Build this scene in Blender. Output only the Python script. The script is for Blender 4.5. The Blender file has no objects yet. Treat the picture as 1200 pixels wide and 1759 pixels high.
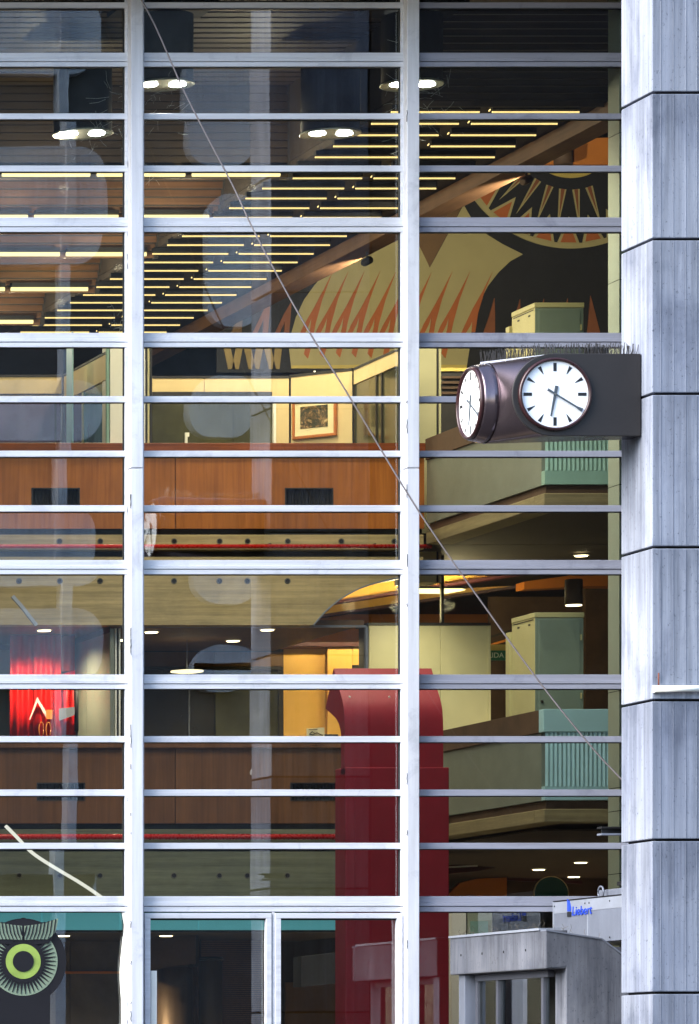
import bpy, bmesh, math, random
from mathutils import Vector
random.seed(7)

# ------------------------------------------------------------------ measured frame of the place
U = 162.5                 # photo pixels per metre in the plane of the glass wall
XV, YH = -2150.0, 1870.0  # vanishing point of everything square to the glass wall
DIST = 8400.0 / U         # camera to glass wall
CAM = Vector(((XV - 600.0) / U, -DIST, 1.6))


def X(px, r=1.0): return CAM.x + (px - XV) * r / U
def Z(py, r=1.0): return CAM.z + (YH - py) * r / U
def Y(r): return DIST * (r - 1.0)
def P(px, py, r): return Vector((X(px, r), Y(r), Z(py, r)))
def XP(v): return CAM.x + v / U          # plan position measured from the camera axis


S = bpy.context.scene
COL = S.collection

# ------------------------------------------------------------------ camera
cam_d = bpy.data.cameras.new('camera')
cam_d.sensor_fit = 'HORIZONTAL'
cam_d.sensor_width = 36.0
cam_d.lens = 8400.0 / 1200.0 * 36.0
cam_d.shift_x = (600.0 - XV) / 1200.0
cam_d.shift_y = (YH - 879.5) / 1200.0
cam_d.clip_start = 0.5
cam_d.clip_end = 800.0
cam = bpy.data.objects.new('camera', cam_d)
cam.location = CAM
cam.rotation_euler = (math.radians(90), 0, 0)
COL.objects.link(cam)
S.camera = cam

# ------------------------------------------------------------------ sky, sun, exposure
SUN_EL, SUN_AZ = 34.0, 258.0
w = bpy.data.worlds.new('World')
S.world = w
w.use_nodes = True
nt = w.node_tree
sky = nt.nodes.new('ShaderNodeTexSky')
sky.sky_type = 'NISHITA'
sky.sun_disc = False
sky.sun_elevation = math.radians(SUN_EL)
sky.sun_rotation = math.radians(SUN_AZ)
sky.air_density = 1.0
sky.dust_density = 1.2
bg = nt.nodes['Background']
bg.inputs['Strength'].default_value = 0.15
nt.links.new(sky.outputs[0], bg.inputs['Color'])

sun_d = bpy.data.lights.new('sun', 'SUN')
sun_d.energy = 2.3
sun_d.angle = math.radians(50)
sun_d.color = (1.0, 0.98, 0.95)
sun = bpy.data.objects.new('sun', sun_d)
az, el = math.radians(SUN_AZ), math.radians(SUN_EL)
to_sun = Vector((math.sin(az) * math.cos(el), math.cos(az) * math.cos(el), math.sin(el)))
sun.rotation_euler = to_sun.to_track_quat('Z', 'Y').to_euler()
sun.location = (-30, -30, 40)
COL.objects.link(sun)

S.view_settings.view_transform = 'Standard'
S.view_settings.look = 'None'
S.view_settings.exposure = 1.98
S.view_settings.gamma = 1.0
S.view_settings.use_curve_mapping = False
cy = S.cycles
cy.use_denoising = True
cy.max_bounces = 8
cy.diffuse_bounces = 4
cy.glossy_bounces = 4
cy.transmission_bounces = 4
cy.transparent_max_bounces = 24
cy.sample_clamp_indirect = 6.0
cy.caustics_reflective = False
cy.caustics_refractive = False

# ------------------------------------------------------------------ materials


def lin(c):
    return tuple((v / 255 / 12.92 if v / 255 <= 0.04045 else ((v / 255 + 0.055) / 1.055) ** 2.4) for v in c)


MATS = {}


def new_mat(name):
    m = bpy.data.materials.new(name)
    m.use_nodes = True
    MATS[name] = m
    b = m.node_tree.nodes['Principled BSDF']
    return m, m.node_tree, b


def coords(nt, scale):
    tc = nt.nodes.new('ShaderNodeTexCoord')
    oi = nt.nodes.new('ShaderNodeObjectInfo')
    mul = nt.nodes.new('ShaderNodeMath'); mul.operation = 'MULTIPLY'; mul.inputs[1].default_value = 37.0
    nt.links.new(oi.outputs['Random'], mul.inputs[0])
    add = nt.nodes.new('ShaderNodeVectorMath'); add.operation = 'ADD'
    nt.links.new(tc.outputs['Object'], add.inputs[0])
    nt.links.new(mul.outputs[0], add.inputs[1])
    mp = nt.nodes.new('ShaderNodeMapping')
    mp.inputs['Scale'].default_value = scale
    nt.links.new(add.outputs[0], mp.inputs['Vector'])
    return mp.outputs[0]


def noise(nt, scale, detail=5.0, rough=0.6, dist=0.0):
    n = nt.nodes.new('ShaderNodeTexNoise')
    n.inputs['Scale'].default_value = 1.0
    n.inputs['Detail'].default_value = detail
    n.inputs['Roughness'].default_value = rough
    n.inputs['Distortion'].default_value = dist
    nt.links.new(coords(nt, scale), n.inputs['Vector'])
    return n.outputs['Fac']


def ramp(nt, fac, stops):
    r = nt.nodes.new('ShaderNodeValToRGB')
    while len(r.color_ramp.elements) < len(stops):
        r.color_ramp.elements.new(0.5)
    for e, (p, c) in zip(r.color_ramp.elements, stops):
        e.position = p
        e.color = (*c[:3], 1)
    nt.links.new(fac, r.inputs['Fac'])
    return r.outputs['Color']


def mix(nt, a, b, fac, mode='MULTIPLY'):
    m = nt.nodes.new('ShaderNodeMix')
    m.data_type = 'RGBA'
    m.blend_type = mode
    for i, v in ((6, a), (7, b)):
        if isinstance(v, (tuple, list)):
            m.inputs[i].default_value = (*v[:3], 1)
        else:
            nt.links.new(v, m.inputs[i])
    if isinstance(fac, (int, float)):
        m.inputs[0].default_value = fac
    else:
        nt.links.new(fac, m.inputs[0])
    return m.outputs[2]


def bump(nt, b, h, strength=0.2, dist=0.01):
    n = nt.nodes.new('ShaderNodeBump')
    n.inputs['Strength'].default_value = strength
    n.inputs['Distance'].default_value = dist
    nt.links.new(h, n.inputs['Height'])
    nt.links.new(n.outputs[0], b.inputs['Normal'])


def plain(name, col, rough=0.5, metal=0.0, var=0.12, scale=(3, 3, 3), emit=None, es=0.0, spec=0.5, fine=40.0):
    """A single colour broken up by soft mottling and fine grain."""
    m, nt, b = new_mat(name)
    f = noise(nt, scale, 5)
    lo = tuple(max(0, v * (1 - var)) for v in col)
    hi = tuple(min(1, v * (1 + var)) for v in col)
    c = ramp(nt, f, [(0.3, lo), (0.7, hi)])
    nt.links.new(c, b.inputs['Base Color'])
    g = noise(nt, (fine, fine, fine), 3)
    rr = nt.nodes.new('ShaderNodeMapRange')
    rr.inputs['To Min'].default_value = max(0.03, rough - 0.1)
    rr.inputs['To Max'].default_value = min(1, rough + 0.1)
    nt.links.new(g, rr.inputs['Value'])
    nt.links.new(rr.outputs[0], b.inputs['Roughness'])
    b.inputs['Metallic'].default_value = metal
    b.inputs['Specular IOR Level'].default_value = spec
    if emit:
        b.inputs['Emission Color'].default_value = (*emit, 1)
        b.inputs['Emission Strength'].default_value = es
    return m


def concrete(name, lo, hi, streak=(9, 9, 0.35), blot=(1.6, 1.6, 1.0), stain=0.5, rough=0.8, bs=0.35):
    m, nt, b = new_mat(name)
    s = noise(nt, streak, 6, 0.65)
    c = ramp(nt, s, [(0.3, lo), (0.72, hi)])
    bl = noise(nt, blot, 7, 0.62, 0.3)
    st = ramp(nt, bl, [(0.32, (0.50, 0.52, 0.58)), (0.5, (0.94, 0.94, 0.95)), (0.7, (1, 1, 1))])
    c = mix(nt, c, st, stain)
    sp = noise(nt, (38, 38, 26), 4, 0.7)
    pits = ramp(nt, sp, [(0.30, (0.32, 0.33, 0.36)), (0.40, (1, 1, 1))])
    c = mix(nt, c, pits, 0.8)
    drip = noise(nt, (26, 26, 0.9), 3, 0.6)
    dr = ramp(nt, drip, [(0.28, (0.55, 0.56, 0.60)), (0.40, (1, 1, 1))])
    c = mix(nt, c, dr, 0.5)
    # each cast block came out of its own batch: a slightly different tone
    oi = nt.nodes.new('ShaderNodeObjectInfo')
    bt = ramp(nt, oi.outputs['Random'], [(0.0, (0.84, 0.85, 0.87)), (1.0, (1, 1, 1))])
    c = mix(nt, c, bt, 1.0)
    # run-off from the joint above each block fades down its upper part
    tg = nt.nodes.new('ShaderNodeTexCoord')
    sx = nt.nodes.new('ShaderNodeSeparateXYZ')
    nt.links.new(tg.outputs['Generated'], sx.inputs[0])
    run = noise(nt, (17, 17, 0.5), 4, 0.7)
    ad = nt.nodes.new('ShaderNodeMath'); ad.operation = 'MULTIPLY_ADD'
    ad.inputs[1].default_value = 0.62
    nt.links.new(sx.outputs['Z'], ad.inputs[0]); nt.links.new(run, ad.inputs[2])
    c = mix(nt, c, ramp(nt, ad.outputs[0], [(0.80, (1, 1, 1)), (1.0, (0.58, 0.60, 0.64)), (1.2, (0.48, 0.50, 0.54))]), 0.45)
    big = noise(nt, (0.55, 0.55, 0.45), 5, 0.6, 0.8)
    c = mix(nt, c, ramp(nt, big, [(0.36, (0.68, 0.71, 0.78)), (0.56, (1, 1, 1))]), 0.7)
    nt.links.new(c, b.inputs['Base Color'])
    b.inputs['Roughness'].default_value = rough
    b.inputs['Specular IOR Level'].default_value = 0.3
    bump(nt, b, sp, bs, 0.006)
    return m


def board_concrete(name, lo, hi, rough=0.8):
    """Concrete cast against horizontal boards."""
    m, nt, b = new_mat(name)
    s = noise(nt, (0.5, 0.5, 16), 6, 0.6)
    c = ramp(nt, s, [(0.28, lo), (0.7, hi)])
    bl = noise(nt, (1.8, 1.8, 2.2), 6, 0.65, 0.4)
    c = mix(nt, c, ramp(nt, bl, [(0.3, (0.6, 0.62, 0.6)), (0.55, (1, 1, 1))]), 0.6)
    g = noise(nt, (6, 6, 90), 4, 0.6)
    c = mix(nt, c, ramp(nt, g, [(0.3, (0.72, 0.72, 0.7)), (0.6, (1, 1, 1))]), 0.6)
    nt.links.new(c, b.inputs['Base Color'])
    b.inputs['Roughness'].default_value = rough
    bump(nt, b, g, 0.25, 0.006)
    return m


def wood(name, lo, hi, grain=(34, 34, 1.1), rough=0.42, spec=0.4):
    m, nt, b = new_mat(name)
    s = noise(nt, grain, 6, 0.62, 0.5)
    c = ramp(nt, s, [(0.28, lo), (0.5, tuple((p + q) / 2 for p, q in zip(lo, hi))), (0.72, hi)])
    bl = noise(nt, (1.3, 1.3, 0.8), 4)
    c = mix(nt, c, ramp(nt, bl, [(0.35, (0.62, 0.60, 0.58)), (0.62, (1, 1, 1))]), 0.8)
    nt.links.new(c, b.inputs['Base Color'])
    b.inputs['Roughness'].default_value = rough
    b.inputs['Specular IOR Level'].default_value = spec
    bump(nt, b, s, 0.08, 0.003)
    return m


def alu(name, base, rough=0.42, metal=0.25, dirt=0.45, axis='v'):
    m, nt, b = new_mat(name)
    st = (14, 14, 0.8) if axis == 'v' else (0.9, 14, 22)
    s = noise(nt, st, 5, 0.6)
    lo = tuple(v * 0.80 for v in base)
    c = ramp(nt, s, [(0.3, lo), (0.66, base)])
    d = noise(nt, (2.2, 2.2, 2.2), 8, 0.7, 0.5)
    c = mix(nt, c, ramp(nt, d, [(0.34, (0.45, 0.47, 0.53)), (0.46, (0.93, 0.93, 0.95)), (0.7, (1, 1, 1))]), dirt)
    sp = noise(nt, (70, 70, 45), 3, 0.6)
    c = mix(nt, c, ramp(nt, sp, [(0.24, (0.3, 0.29, 0.29)), (0.32, (1, 1, 1))]), 0.6)
    nt.links.new(c, b.inputs['Base Color'])
    b.inputs['Metallic'].default_value = metal
    rr = nt.nodes.new('ShaderNodeMapRange')
    rr.inputs['To Min'].default_value = rough - 0.12
    rr.inputs['To Max'].default_value = rough + 0.16
    nt.links.new(s, rr.inputs['Value'])
    nt.links.new(rr.outputs[0], b.inputs['Roughness'])
    bump(nt, b, d, 0.06, 0.01)
    return m


def glass(name, tint, refl=0.07, wave=0.0):
    m, nt, b = new_mat(name)
    nt.nodes.remove(b)
    out = nt.nodes['Material Output']
    tr = nt.nodes.new('ShaderNodeBsdfTransparent')
    tr.inputs['Color'].default_value = (*tint, 1)
    gl = nt.nodes.new('ShaderNodeBsdfGlossy')
    gl.inputs['Roughness'].default_value = 0.0
    gl.inputs['Color'].default_value = (0.93, 0.96, 1.0, 1)
    lw = nt.nodes.new('ShaderNodeFresnel')
    lw.inputs['IOR'].default_value = 1.45
    ad = nt.nodes.new('ShaderNodeMath'); ad.operation = 'ADD'; ad.use_clamp = True
    ad.inputs[1].default_value = refl
    nt.links.new(lw.outputs[0], ad.inputs[0])
    if wave:
        n = noise(nt, (1.1, 1.1, 1.1), 2)
        bp = nt.nodes.new('ShaderNodeBump')
        bp.inputs['Strength'].default_value = 1.0
        bp.inputs['Distance'].default_value = wave
        nt.links.new(n, bp.inputs['Height'])
        nt.links.new(bp.outputs[0], gl.inputs['Normal'])
    mx = nt.nodes.new('ShaderNodeMixShader')
    nt.links.new(ad.outputs[0], mx.inputs[0])
    nt.links.new(tr.outputs[0], mx.inputs[1])
    nt.links.new(gl.outputs[0], mx.inputs[2])
    nt.links.new(mx.outputs[0], out.inputs['Surface'])
    return m


def emit(name, col, strength):
    m, nt, b = new_mat(name)
    nt.nodes.remove(b)
    e = nt.nodes.new('ShaderNodeEmission')
    e.inputs['Color'].default_value = (*col, 1)
    e.inputs['Strength'].default_value = strength
    nt.links.new(e.outputs[0], nt.nodes['Material Output'].inputs['Surface'])
    return m


# ------------------------------------------------------------------ mesh building


class MB:
    def __init__(self):
        self.v, self.f, self.sm = [], [], []

    def add(self, vs, fs, smooth=False):
        o = len(self.v)
        self.v += [Vector(a) for a in vs]
        self.f += [tuple(i + o for i in f) for f in fs]
        self.sm += [smooth] * len(fs)
        return self

    def box(self, x0, y0, z0, x1, y1, z1):
        a, b = sorted((x0, x1)); c, d = sorted((y0, y1)); e, g = sorted((z0, z1))
        return self.add([(a, c, e), (b, c, e), (b, d, e), (a, d, e), (a, c, g), (b, c, g), (b, d, g), (a, d, g)],
                        [(0, 3, 2, 1), (4, 5, 6, 7), (0, 1, 5, 4), (1, 2, 6, 5), (2, 3, 7, 6), (3, 0, 4, 7)])

    def pbox(self, x0, y0, x1, y1, r, depth):
        """Box whose front face fills a photo rectangle at depth ratio r."""
        return self.box(X(x0, r), Y(r), Z(y1, r), X(x1, r), Y(r) + depth, Z(y0, r))

    def prism(self, front, off):
        """Planar polygon (world points) extruded by a vector."""
        n = len(front)
        off = Vector(off)
        front = [Vector(p) for p in front]
        vs = front + [p + off for p in front]
        nrm = Vector((0, 0, 0))
        for i in range(n):
            nrm += front[i].cross(front[(i + 1) % n])
        fs = [tuple(range(n)), tuple(range(2 * n - 1, n - 1, -1))]
        fs += [(i, i + n, (i + 1) % n + n, (i + 1) % n) for i in range(n)]
        if nrm.dot(off) > 0:
            fs = [tuple(reversed(f)) for f in fs]
        return self.add(vs, fs)

    def pprism(self, pts, r, depth):
        return self.prism([P(a, b, r) for a, b in pts], (0, depth, 0))

    def hexa(self, a, b):
        """Two matching quads joined into a six-sided solid."""
        return self.add(list(a) + list(b), [(0, 1, 2, 3), (7, 6, 5, 4), (0, 4, 5, 1), (1, 5, 6, 2), (2, 6, 7, 3), (3, 7, 4, 0)])

    def lathe(self, c, axis, prof, n=40, smooth=True, up=None):
        """Profile of (radius, distance along axis) turned round an axis."""
        c = Vector(c); axis = Vector(axis).normalized()
        u = Vector((0, 0, 1)) if abs(axis.z) < 0.9 else Vector((1, 0, 0))
        a = u.cross(axis).normalized(); b = axis.cross(a)
        vs, fs = [], []
        for (rad, d) in prof:
            for i in range(n):
                t = 2 * math.pi * i / n
                vs.append(c + axis * d + (a * math.cos(t) + b * math.sin(t)) * max(rad, 1e-5))
        for k in range(len(prof) - 1):
            for i in range(n):
                j = (i + 1) % n
                fs.append((k * n + i, k * n + j, (k + 1) * n + j, (k + 1) * n + i))
        self.add(vs, fs, smooth)
        o = len(self.v) - len(vs)
        if prof[0][0] > 1e-4:
            self.f.append(tuple(o + i for i in range(n - 1, -1, -1))); self.sm.append(False)
        if prof[-1][0] > 1e-4:
            q = o + (len(prof) - 1) * n
            self.f.append(tuple(q + i for i in range(n))); self.sm.append(False)
        return self

    def tube(self, pts, rad, n=8, smooth=True):
        pts = [Vector(p) for p in pts]
        vs, fs = [], []
        for i, p in enumerate(pts):
            d = (pts[min(i + 1, len(pts) - 1)] - pts[max(i - 1, 0)]).normalized()
            u = Vector((0, 0, 1)) if abs(d.z) < 0.9 else Vector((1, 0, 0))
            a = d.cross(u).normalized(); b = a.cross(d)
            for k in range(n):
                t = 2 * math.pi * k / n
                vs.append(p + (a * math.cos(t) + b * math.sin(t)) * rad)
        for i in range(len(pts) - 1):
            for k in range(n):
                j = (k + 1) % n
                fs.append((i * n + k, i * n + j, (i + 1) * n + j, (i + 1) * n + k))
        self.add(vs, fs, smooth)
        o = len(self.v) - len(vs)
        self.f.append(tuple(o + i for i in range(n - 1, -1, -1))); self.sm.append(False)
        q = o + (len(pts) - 1) * n
        self.f.append(tuple(q + i for i in range(n))); self.sm.append(False)
        return self


BASE = {}


def thing(name, label, cat, loc, group=None):
    o = bpy.data.objects.new(name, None)
    o.empty_display_size = 0.1
    COL.objects.link(o)
    o.location = Vector(loc)
    o['label'] = label
    o['category'] = cat
    if group:
        o['group'] = group
    BASE[o.name] = Vector(loc)
    return o


def part(name, mb, mat, parent=None, bevel=0.0, seg=2, base=None, recalc=True):
    b = BASE[parent.name] if parent else (Vector(base) if base else Vector((0, 0, 0)))
    me = bpy.data.meshes.new(name)
    me.from_pydata([tuple(p - b) for p in mb.v], [], mb.f)
    me.polygons.foreach_set('use_smooth', mb.sm)
    if recalc:
        bm = bmesh.new(); bm.from_mesh(me)
        bmesh.ops.recalc_face_normals(bm, faces=bm.faces)
        bm.to_mesh(me); bm.free()
    me.update()
    me.materials.append(MATS[mat] if isinstance(mat, str) else mat)
    o = bpy.data.objects.new(name, me)
    COL.objects.link(o)
    if parent:
        o.parent = parent
    elif base:
        o.location = b
    if bevel:
        md = o.modifiers.new('edge', 'BEVEL')
        md.width = bevel; md.segments = seg; md.limit_method = 'ANGLE'
    BASE[o.name] = b
    return o


def solo(name, mb, mat, label, cat, base, group=None, bevel=0.0):
    o = part(name, mb, mat, None, bevel, base=base)
    o['label'] = label
    o['category'] = cat
    if group:
        o['group'] = group
    return o


def struct(name, mb, mat):
    o = part(name, mb, mat)
    o['kind'] = 'structure'
    return o


def clone(o, parent=None, loc=None):
    c = o.copy()
    COL.objects.link(c)
    if parent:
        c.parent = parent
    if loc is not None:
        c.location = loc
    BASE[c.name] = BASE.get(o.name, Vector())
    for ch in list(o.children):
        clone(ch, c)
    return c


def spot(name, loc, power, col, angle=150, rad=0.04, aim=(0, 0, -1), parent=None):
    d = bpy.data.lights.new(name, 'SPOT')
    d.energy = power * LAMP
    d.color = col
    d.spot_size = math.radians(angle)
    d.spot_blend = 1.0
    d.shadow_soft_size = rad
    o = bpy.data.objects.new(name, d)
    o.location = loc
    o.rotation_euler = (-Vector(aim)).to_track_quat('Z', 'Y').to_euler()
    COL.objects.link(o)
    return o


LAMP = 1.2   # one dial for every lamp inside the hall


def bulb(name, loc, power, col, rad=0.05):
    d = bpy.data.lights.new(name, 'POINT')
    d.energy = power * LAMP
    d.color = col
    d.shadow_soft_size = rad
    o = bpy.data.objects.new(name, d)
    o.location = loc
    COL.objects.link(o)
    return o


ORD = ('first second third fourth fifth sixth seventh eighth ninth tenth eleventh twelfth thirteenth fourteenth fifteenth sixteenth '
       'seventeenth eighteenth nineteenth twentieth twenty-first twenty-second twenty-third twenty-fourth twenty-fifth').split()

# ------------------------------------------------------------------ the materials of this place
alu('mullion_alu', lin((228, 230, 236)), 0.5, 0.05, 0.4, 'v')
alu('frame_alu', lin((230, 232, 238)), 0.42, 0.1, 0.35, 'h')
alu('shaded_bay_alu', lin((176, 178, 192)), 0.42, 0.2, 0.5, 'h')  # darker copy of the frame metal: the right bay's shade put into colour
plain('gasket', lin((26, 30, 32)), 0.7)
concrete('pillar_concrete', lin((122, 127, 137)), lin((170, 175, 187)), (11, 11, 0.3), (1.5, 1.5, 0.9), stain=0.9)
concrete('canopy_concrete', lin((88, 90, 96)), lin((134, 136, 143)), (5, 5, 0.6), stain=0.9)
plain('joint_dark', lin((18, 18, 22)), 0.9)
glass('window_glass', (0.95, 0.975, 0.96), 0.042, 0.0002)
glass('door_glass', (0.80, 0.85, 0.82), 0.03)
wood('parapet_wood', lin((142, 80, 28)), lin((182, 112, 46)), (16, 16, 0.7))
wood('parapet_wood_shaded', lin((92, 60, 34)), lin((122, 82, 48)), (16, 16, 0.7))  # same wood, darkened for the weaker light on the lower storey
wood('coping_wood', lin((104, 48, 20)), lin((160, 84, 38)), (1.1, 30, 30))
wood('slat_wood', lin((42, 34, 26)), lin((62, 50, 38)), (1.2, 30, 30), 0.6)
wood('baffle_wood', lin((78, 54, 36)), lin((110, 78, 52)), (1.2, 30, 30), 0.6)
wood('beam_wood', lin((104, 72, 48)), lin((134, 96, 66)), (30, 1.2, 30), 0.6)
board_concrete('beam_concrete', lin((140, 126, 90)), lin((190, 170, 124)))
board_concrete('beam_concrete_shaded', lin((86, 90, 72)), lin((118, 120, 96)))  # same concrete, the lower storey's dimmer light put into its tone
board_concrete('side_concrete', lin((110, 100, 74)), lin((150, 138, 100)))
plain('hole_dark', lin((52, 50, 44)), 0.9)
plain('hole_ring', lin((96, 94, 82)), 0.85)
plain('red_paint', lin((176, 30, 26)), 0.28, var=0.1)
plain('cream_panel', lin((218, 196, 146)), 0.5, var=0.05)
plain('white_panel', lin((246, 246, 236)), 0.5, var=0.03)
plain('cupboard_cream', lin((206, 200, 156)), 0.45, var=0.06)
plain('locker_paint', lin((196, 190, 138)), 0.42, var=0.06)
plain('locker_shaded', lin((122, 138, 124)), 0.42, var=0.08)  # locker fronts toned down: the weaker light on them is in the colour
plain('dark_frame', lin((38, 36, 34)), 0.5)
plain('dark_wall', lin((44, 42, 40)), 0.8, var=0.25)
plain('brown_wall', lin((80, 60, 44)), 0.7, var=0.25)
plain('brown_ceiling', lin((110, 82, 54)), 0.7, var=0.15)
plain('dark_ceiling', lin((50, 41, 33)), 0.8, var=0.2)
plain('orange_paint', lin((196, 118, 44)), 0.55, var=0.08)
plain('yellow_wall', lin((236, 184, 92)), 0.5, var=0.06)
plain('gold_ceiling', lin((222, 170, 74)), 0.55, var=0.08)
plain('floor_tile', lin((160, 150, 134)), 0.35)
plain('shell_wall', lin((92, 86, 76)), 0.85)
plain('teal_panel', lin((164, 206, 214)), 0.4, var=0.06)
plain('green_panel', lin((138, 176, 164)), 0.4, var=0.06)
plain('grey_green', lin((116, 124, 114)), 0.5, var=0.1)
plain('pier_paint', lin((158, 166, 146)), 0.6, var=0.06)
plain('lamp_black', lin((24, 24, 25)), 0.7, spec=0.25)
plain('lamp_rim', lin((150, 156, 146)), 0.3, 0.6)
plain('zigzag_paint', lin((150, 128, 78)), 0.7)
plain('cobweb', lin((190, 188, 176)), 0.6)
emit('glow_soft', (1.0, 0.82, 0.48), 0.55)
plain('mural_black', lin((26, 26, 28)), 0.7, var=0.2)
plain('mural_olive', lin((170, 158, 110)), 0.7, var=0.06, fine=80)
plain('mural_yellow', lin((200, 176, 92)), 0.7, var=0.06)
plain('mural_orange', lin((172, 94, 44)), 0.7, var=0.1)
plain('mural_rust', lin((132, 78, 46)), 0.7, var=0.12)
plain('mural_brown', lin((112, 84, 52)), 0.7, var=0.12)
plain('cowl_red', lin((140, 20, 40)), 0.5, var=0.1)
plain('clock_metal', lin((108, 97, 103)), 0.22, 0.9, var=0.10, scale=(3, 3, 3), fine=2.0)
plain('clock_plate', lin((34, 31, 31)), 0.6, 0.0, var=0.15)
plain('clock_rim', lin((50, 26, 28)), 0.3, 0.1)
plain('clock_white', lin((244, 246, 248)), 0.3, var=0.01)
plain('mark_black', lin((30, 32, 36)), 0.5)
plain('hand_grey', lin((70, 78, 86)), 0.4)
plain('wire_grey', lin((120, 120, 116)), 0.4, 0.5)
plain('cable_dark', lin((112, 106, 108)), 0.5)
plain('galvanised', lin((124, 130, 144)), 0.45, 0.35, var=0.14, scale=(5, 5, 2))
plain('galvanised_top', lin((158, 164, 176)), 0.4, 0.35, var=0.1)
plain('letter_blue', lin((30, 70, 190)), 0.5)
plain('sign_green', lin((20, 104, 76)), 0.4)
plain('sign_white', lin((214, 226, 200)), 0.4)
plain('brass', lin((120, 98, 78)), 0.5, 0.5, var=0.12, scale=(10, 10, 0.6))
plain('rust', lin((104, 52, 38)), 0.8)
plain('dry_grass', lin((104, 96, 84)), 0.9)
plain('purple_glass', lin((98, 84, 112)), 0.12, spec=0.6)
plain('teal_glass', lin((62, 108, 116)), 0.12, spec=0.6)
plain('olive_glass', lin((74, 74, 56)), 0.1, spec=0.6, var=0.3, scale=(2, 2, 2))
plain('dark_glass', lin((44, 40, 34)), 0.1, spec=0.6, var=0.3, scale=(2, 2, 2))
plain('frame_wood', lin((176, 104, 48)), 0.4)
plain('paper', lin((228, 214, 168)), 0.7, var=0.03)
plain('banner_red', lin((220, 22, 24)), 0.5, var=0.22, scale=(7, 7, 1.2))
plain('chevron_grey', lin((206, 176, 176)), 0.5)
plain('pale_wall', lin((104, 96, 90)), 0.7, var=0.2)
plain('side_block', lin((70, 66, 66)), 0.85, var=0.2)
plain('banner_salmon', lin((204, 84, 66)), 0.5, var=0.06)
plain('white_paint', lin((238, 238, 230)), 0.5, var=0.03)
plain('maroon', lin((70, 22, 24)), 0.5)
plain('owl_black', lin((26, 24, 28)), 0.45)
plain('owl_green', lin((152, 176, 84)), 0.45, var=0.2, scale=(6, 6, 6))
plain('owl_sage', lin((134, 150, 126)), 0.5, var=0.12)
plain('plaza_paving', lin((60, 58, 58)), 0.85, var=0.2, scale=(0.5, 0.5, 0.5))
plain('opposite_dark', lin((78, 79, 82)), 0.7, var=0.2)
concrete('opposite_pale', lin((222, 228, 236)), lin((236, 240, 246)), stain=0.15)
emit('tube_glow', (1.0, 0.70, 0.26), 0.62)
emit('tube_white', (1.0, 0.80, 0.36), 0.5)
emit('bulb_glow', (1.0, 1.0, 0.90), 14.0)
emit('ribbon_glow', (1.0, 0.97, 0.86), 0.26)  # emission added only to make the long ribbon whiter
plain('ceiling_black', lin((40, 36, 32)), 0.8, var=0.2)
plain('spike_wire', lin((84, 80, 78)), 0.45, 0.3)
plain('door_metal', lin((78, 80, 90)), 0.5, 0.2)
plain('teal_glowing', lin((110, 190, 196)), 0.4, var=0.04, emit=lin((96, 182, 196)), es=0.11)  # faint glow added because little light reaches this band
emit('warm_glow', (1.0, 0.80, 0.46), 2.2)
emit('panel_glow', (1.0, 0.80, 0.30), 1.0)

# ================================================================== ground, opposite building, shell
struct('plaza', MB().box(-150, -200, -0.4, 150, -0.35, 0.0), 'plaza_paving')
struct('ground_floor', MB().box(-9, -0.35, -0.4, 10.4, Y(1.42), 0.0), 'floor_tile')


def rrect(x0, y0, x1, y1, rad, n=6):
    pts = []
    for cx, cyy, a0 in ((x1 - rad, y1 - rad, 0), (x0 + rad, y1 - rad, 90), (x0 + rad, y0 + rad, 180), (x1 - rad, y0 + rad, 270)):
        for i in range(n + 1):
            t = math.radians(a0 + 90 * i / n)
            pts.append((cx + rad * math.cos(t), cyy + rad * math.sin(t)))
    return pts


OY = -75.0
ob = thing('office_block', 'dark block with pale rounded window surrounds facing the glass wall across the plaza', 'building', (22, OY, 0))
part('wall', MB().box(-14, OY - 12, 0, 66, OY, 31), 'opposite_dark', ob)
RV = (DIST - OY) / DIST


def opp(px, py): return XP((px - XV) * RV), CAM.z + (YH - py) * RV / U


def opp_panel(x0, y0, x1, y1, rad=45, hole=False):
    a, b = opp(x0, y1), opp(x1, y0)
    pts = rrect(a[0], a[1], b[0], b[1], rad * RV / U)
    part('window_surround', MB().prism([(p, OY + 0.45, q) for p, q in pts], (0, -0.44, 0)), 'opposite_pale', ob)


for y0, y1 in ((-60, 145), (268, 462), (638, 770), (886, 1005), (1042, 1168), (1500, 1545)):
    opp_panel(-75, y0, 168, y1, 46)
for y0, y1 in ((112, 286), (344, 572), (646, 766), (958, 1046), (1116, 1188)):
    opp_panel(318 if y0 != 344 else 338, y0, 432, y1, 42)
for x0, x1 in ((96, 112),):
    a, b = opp(x0, 1900), opp(x1, -300)
    part('pilaster', MB().box(a[0], OY + 0.01, 0, b[0], OY + 0.6, 30.9), 'opposite_pale', ob)
lb = thing('side_block', 'plain dark block standing far off along one side of the plaza', 'building', (-60, -40, 0))
part('wall', MB().box(-78, -110, 0, -58, 12, 12), 'side_block', lb)
for k in range(3):
    part('window_band', MB().box(-57.99, -108, 2.2 + 3.8 * k, -57.9, 10, 3.8 + 3.8 * k), 'dark_glass', lb)

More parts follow.
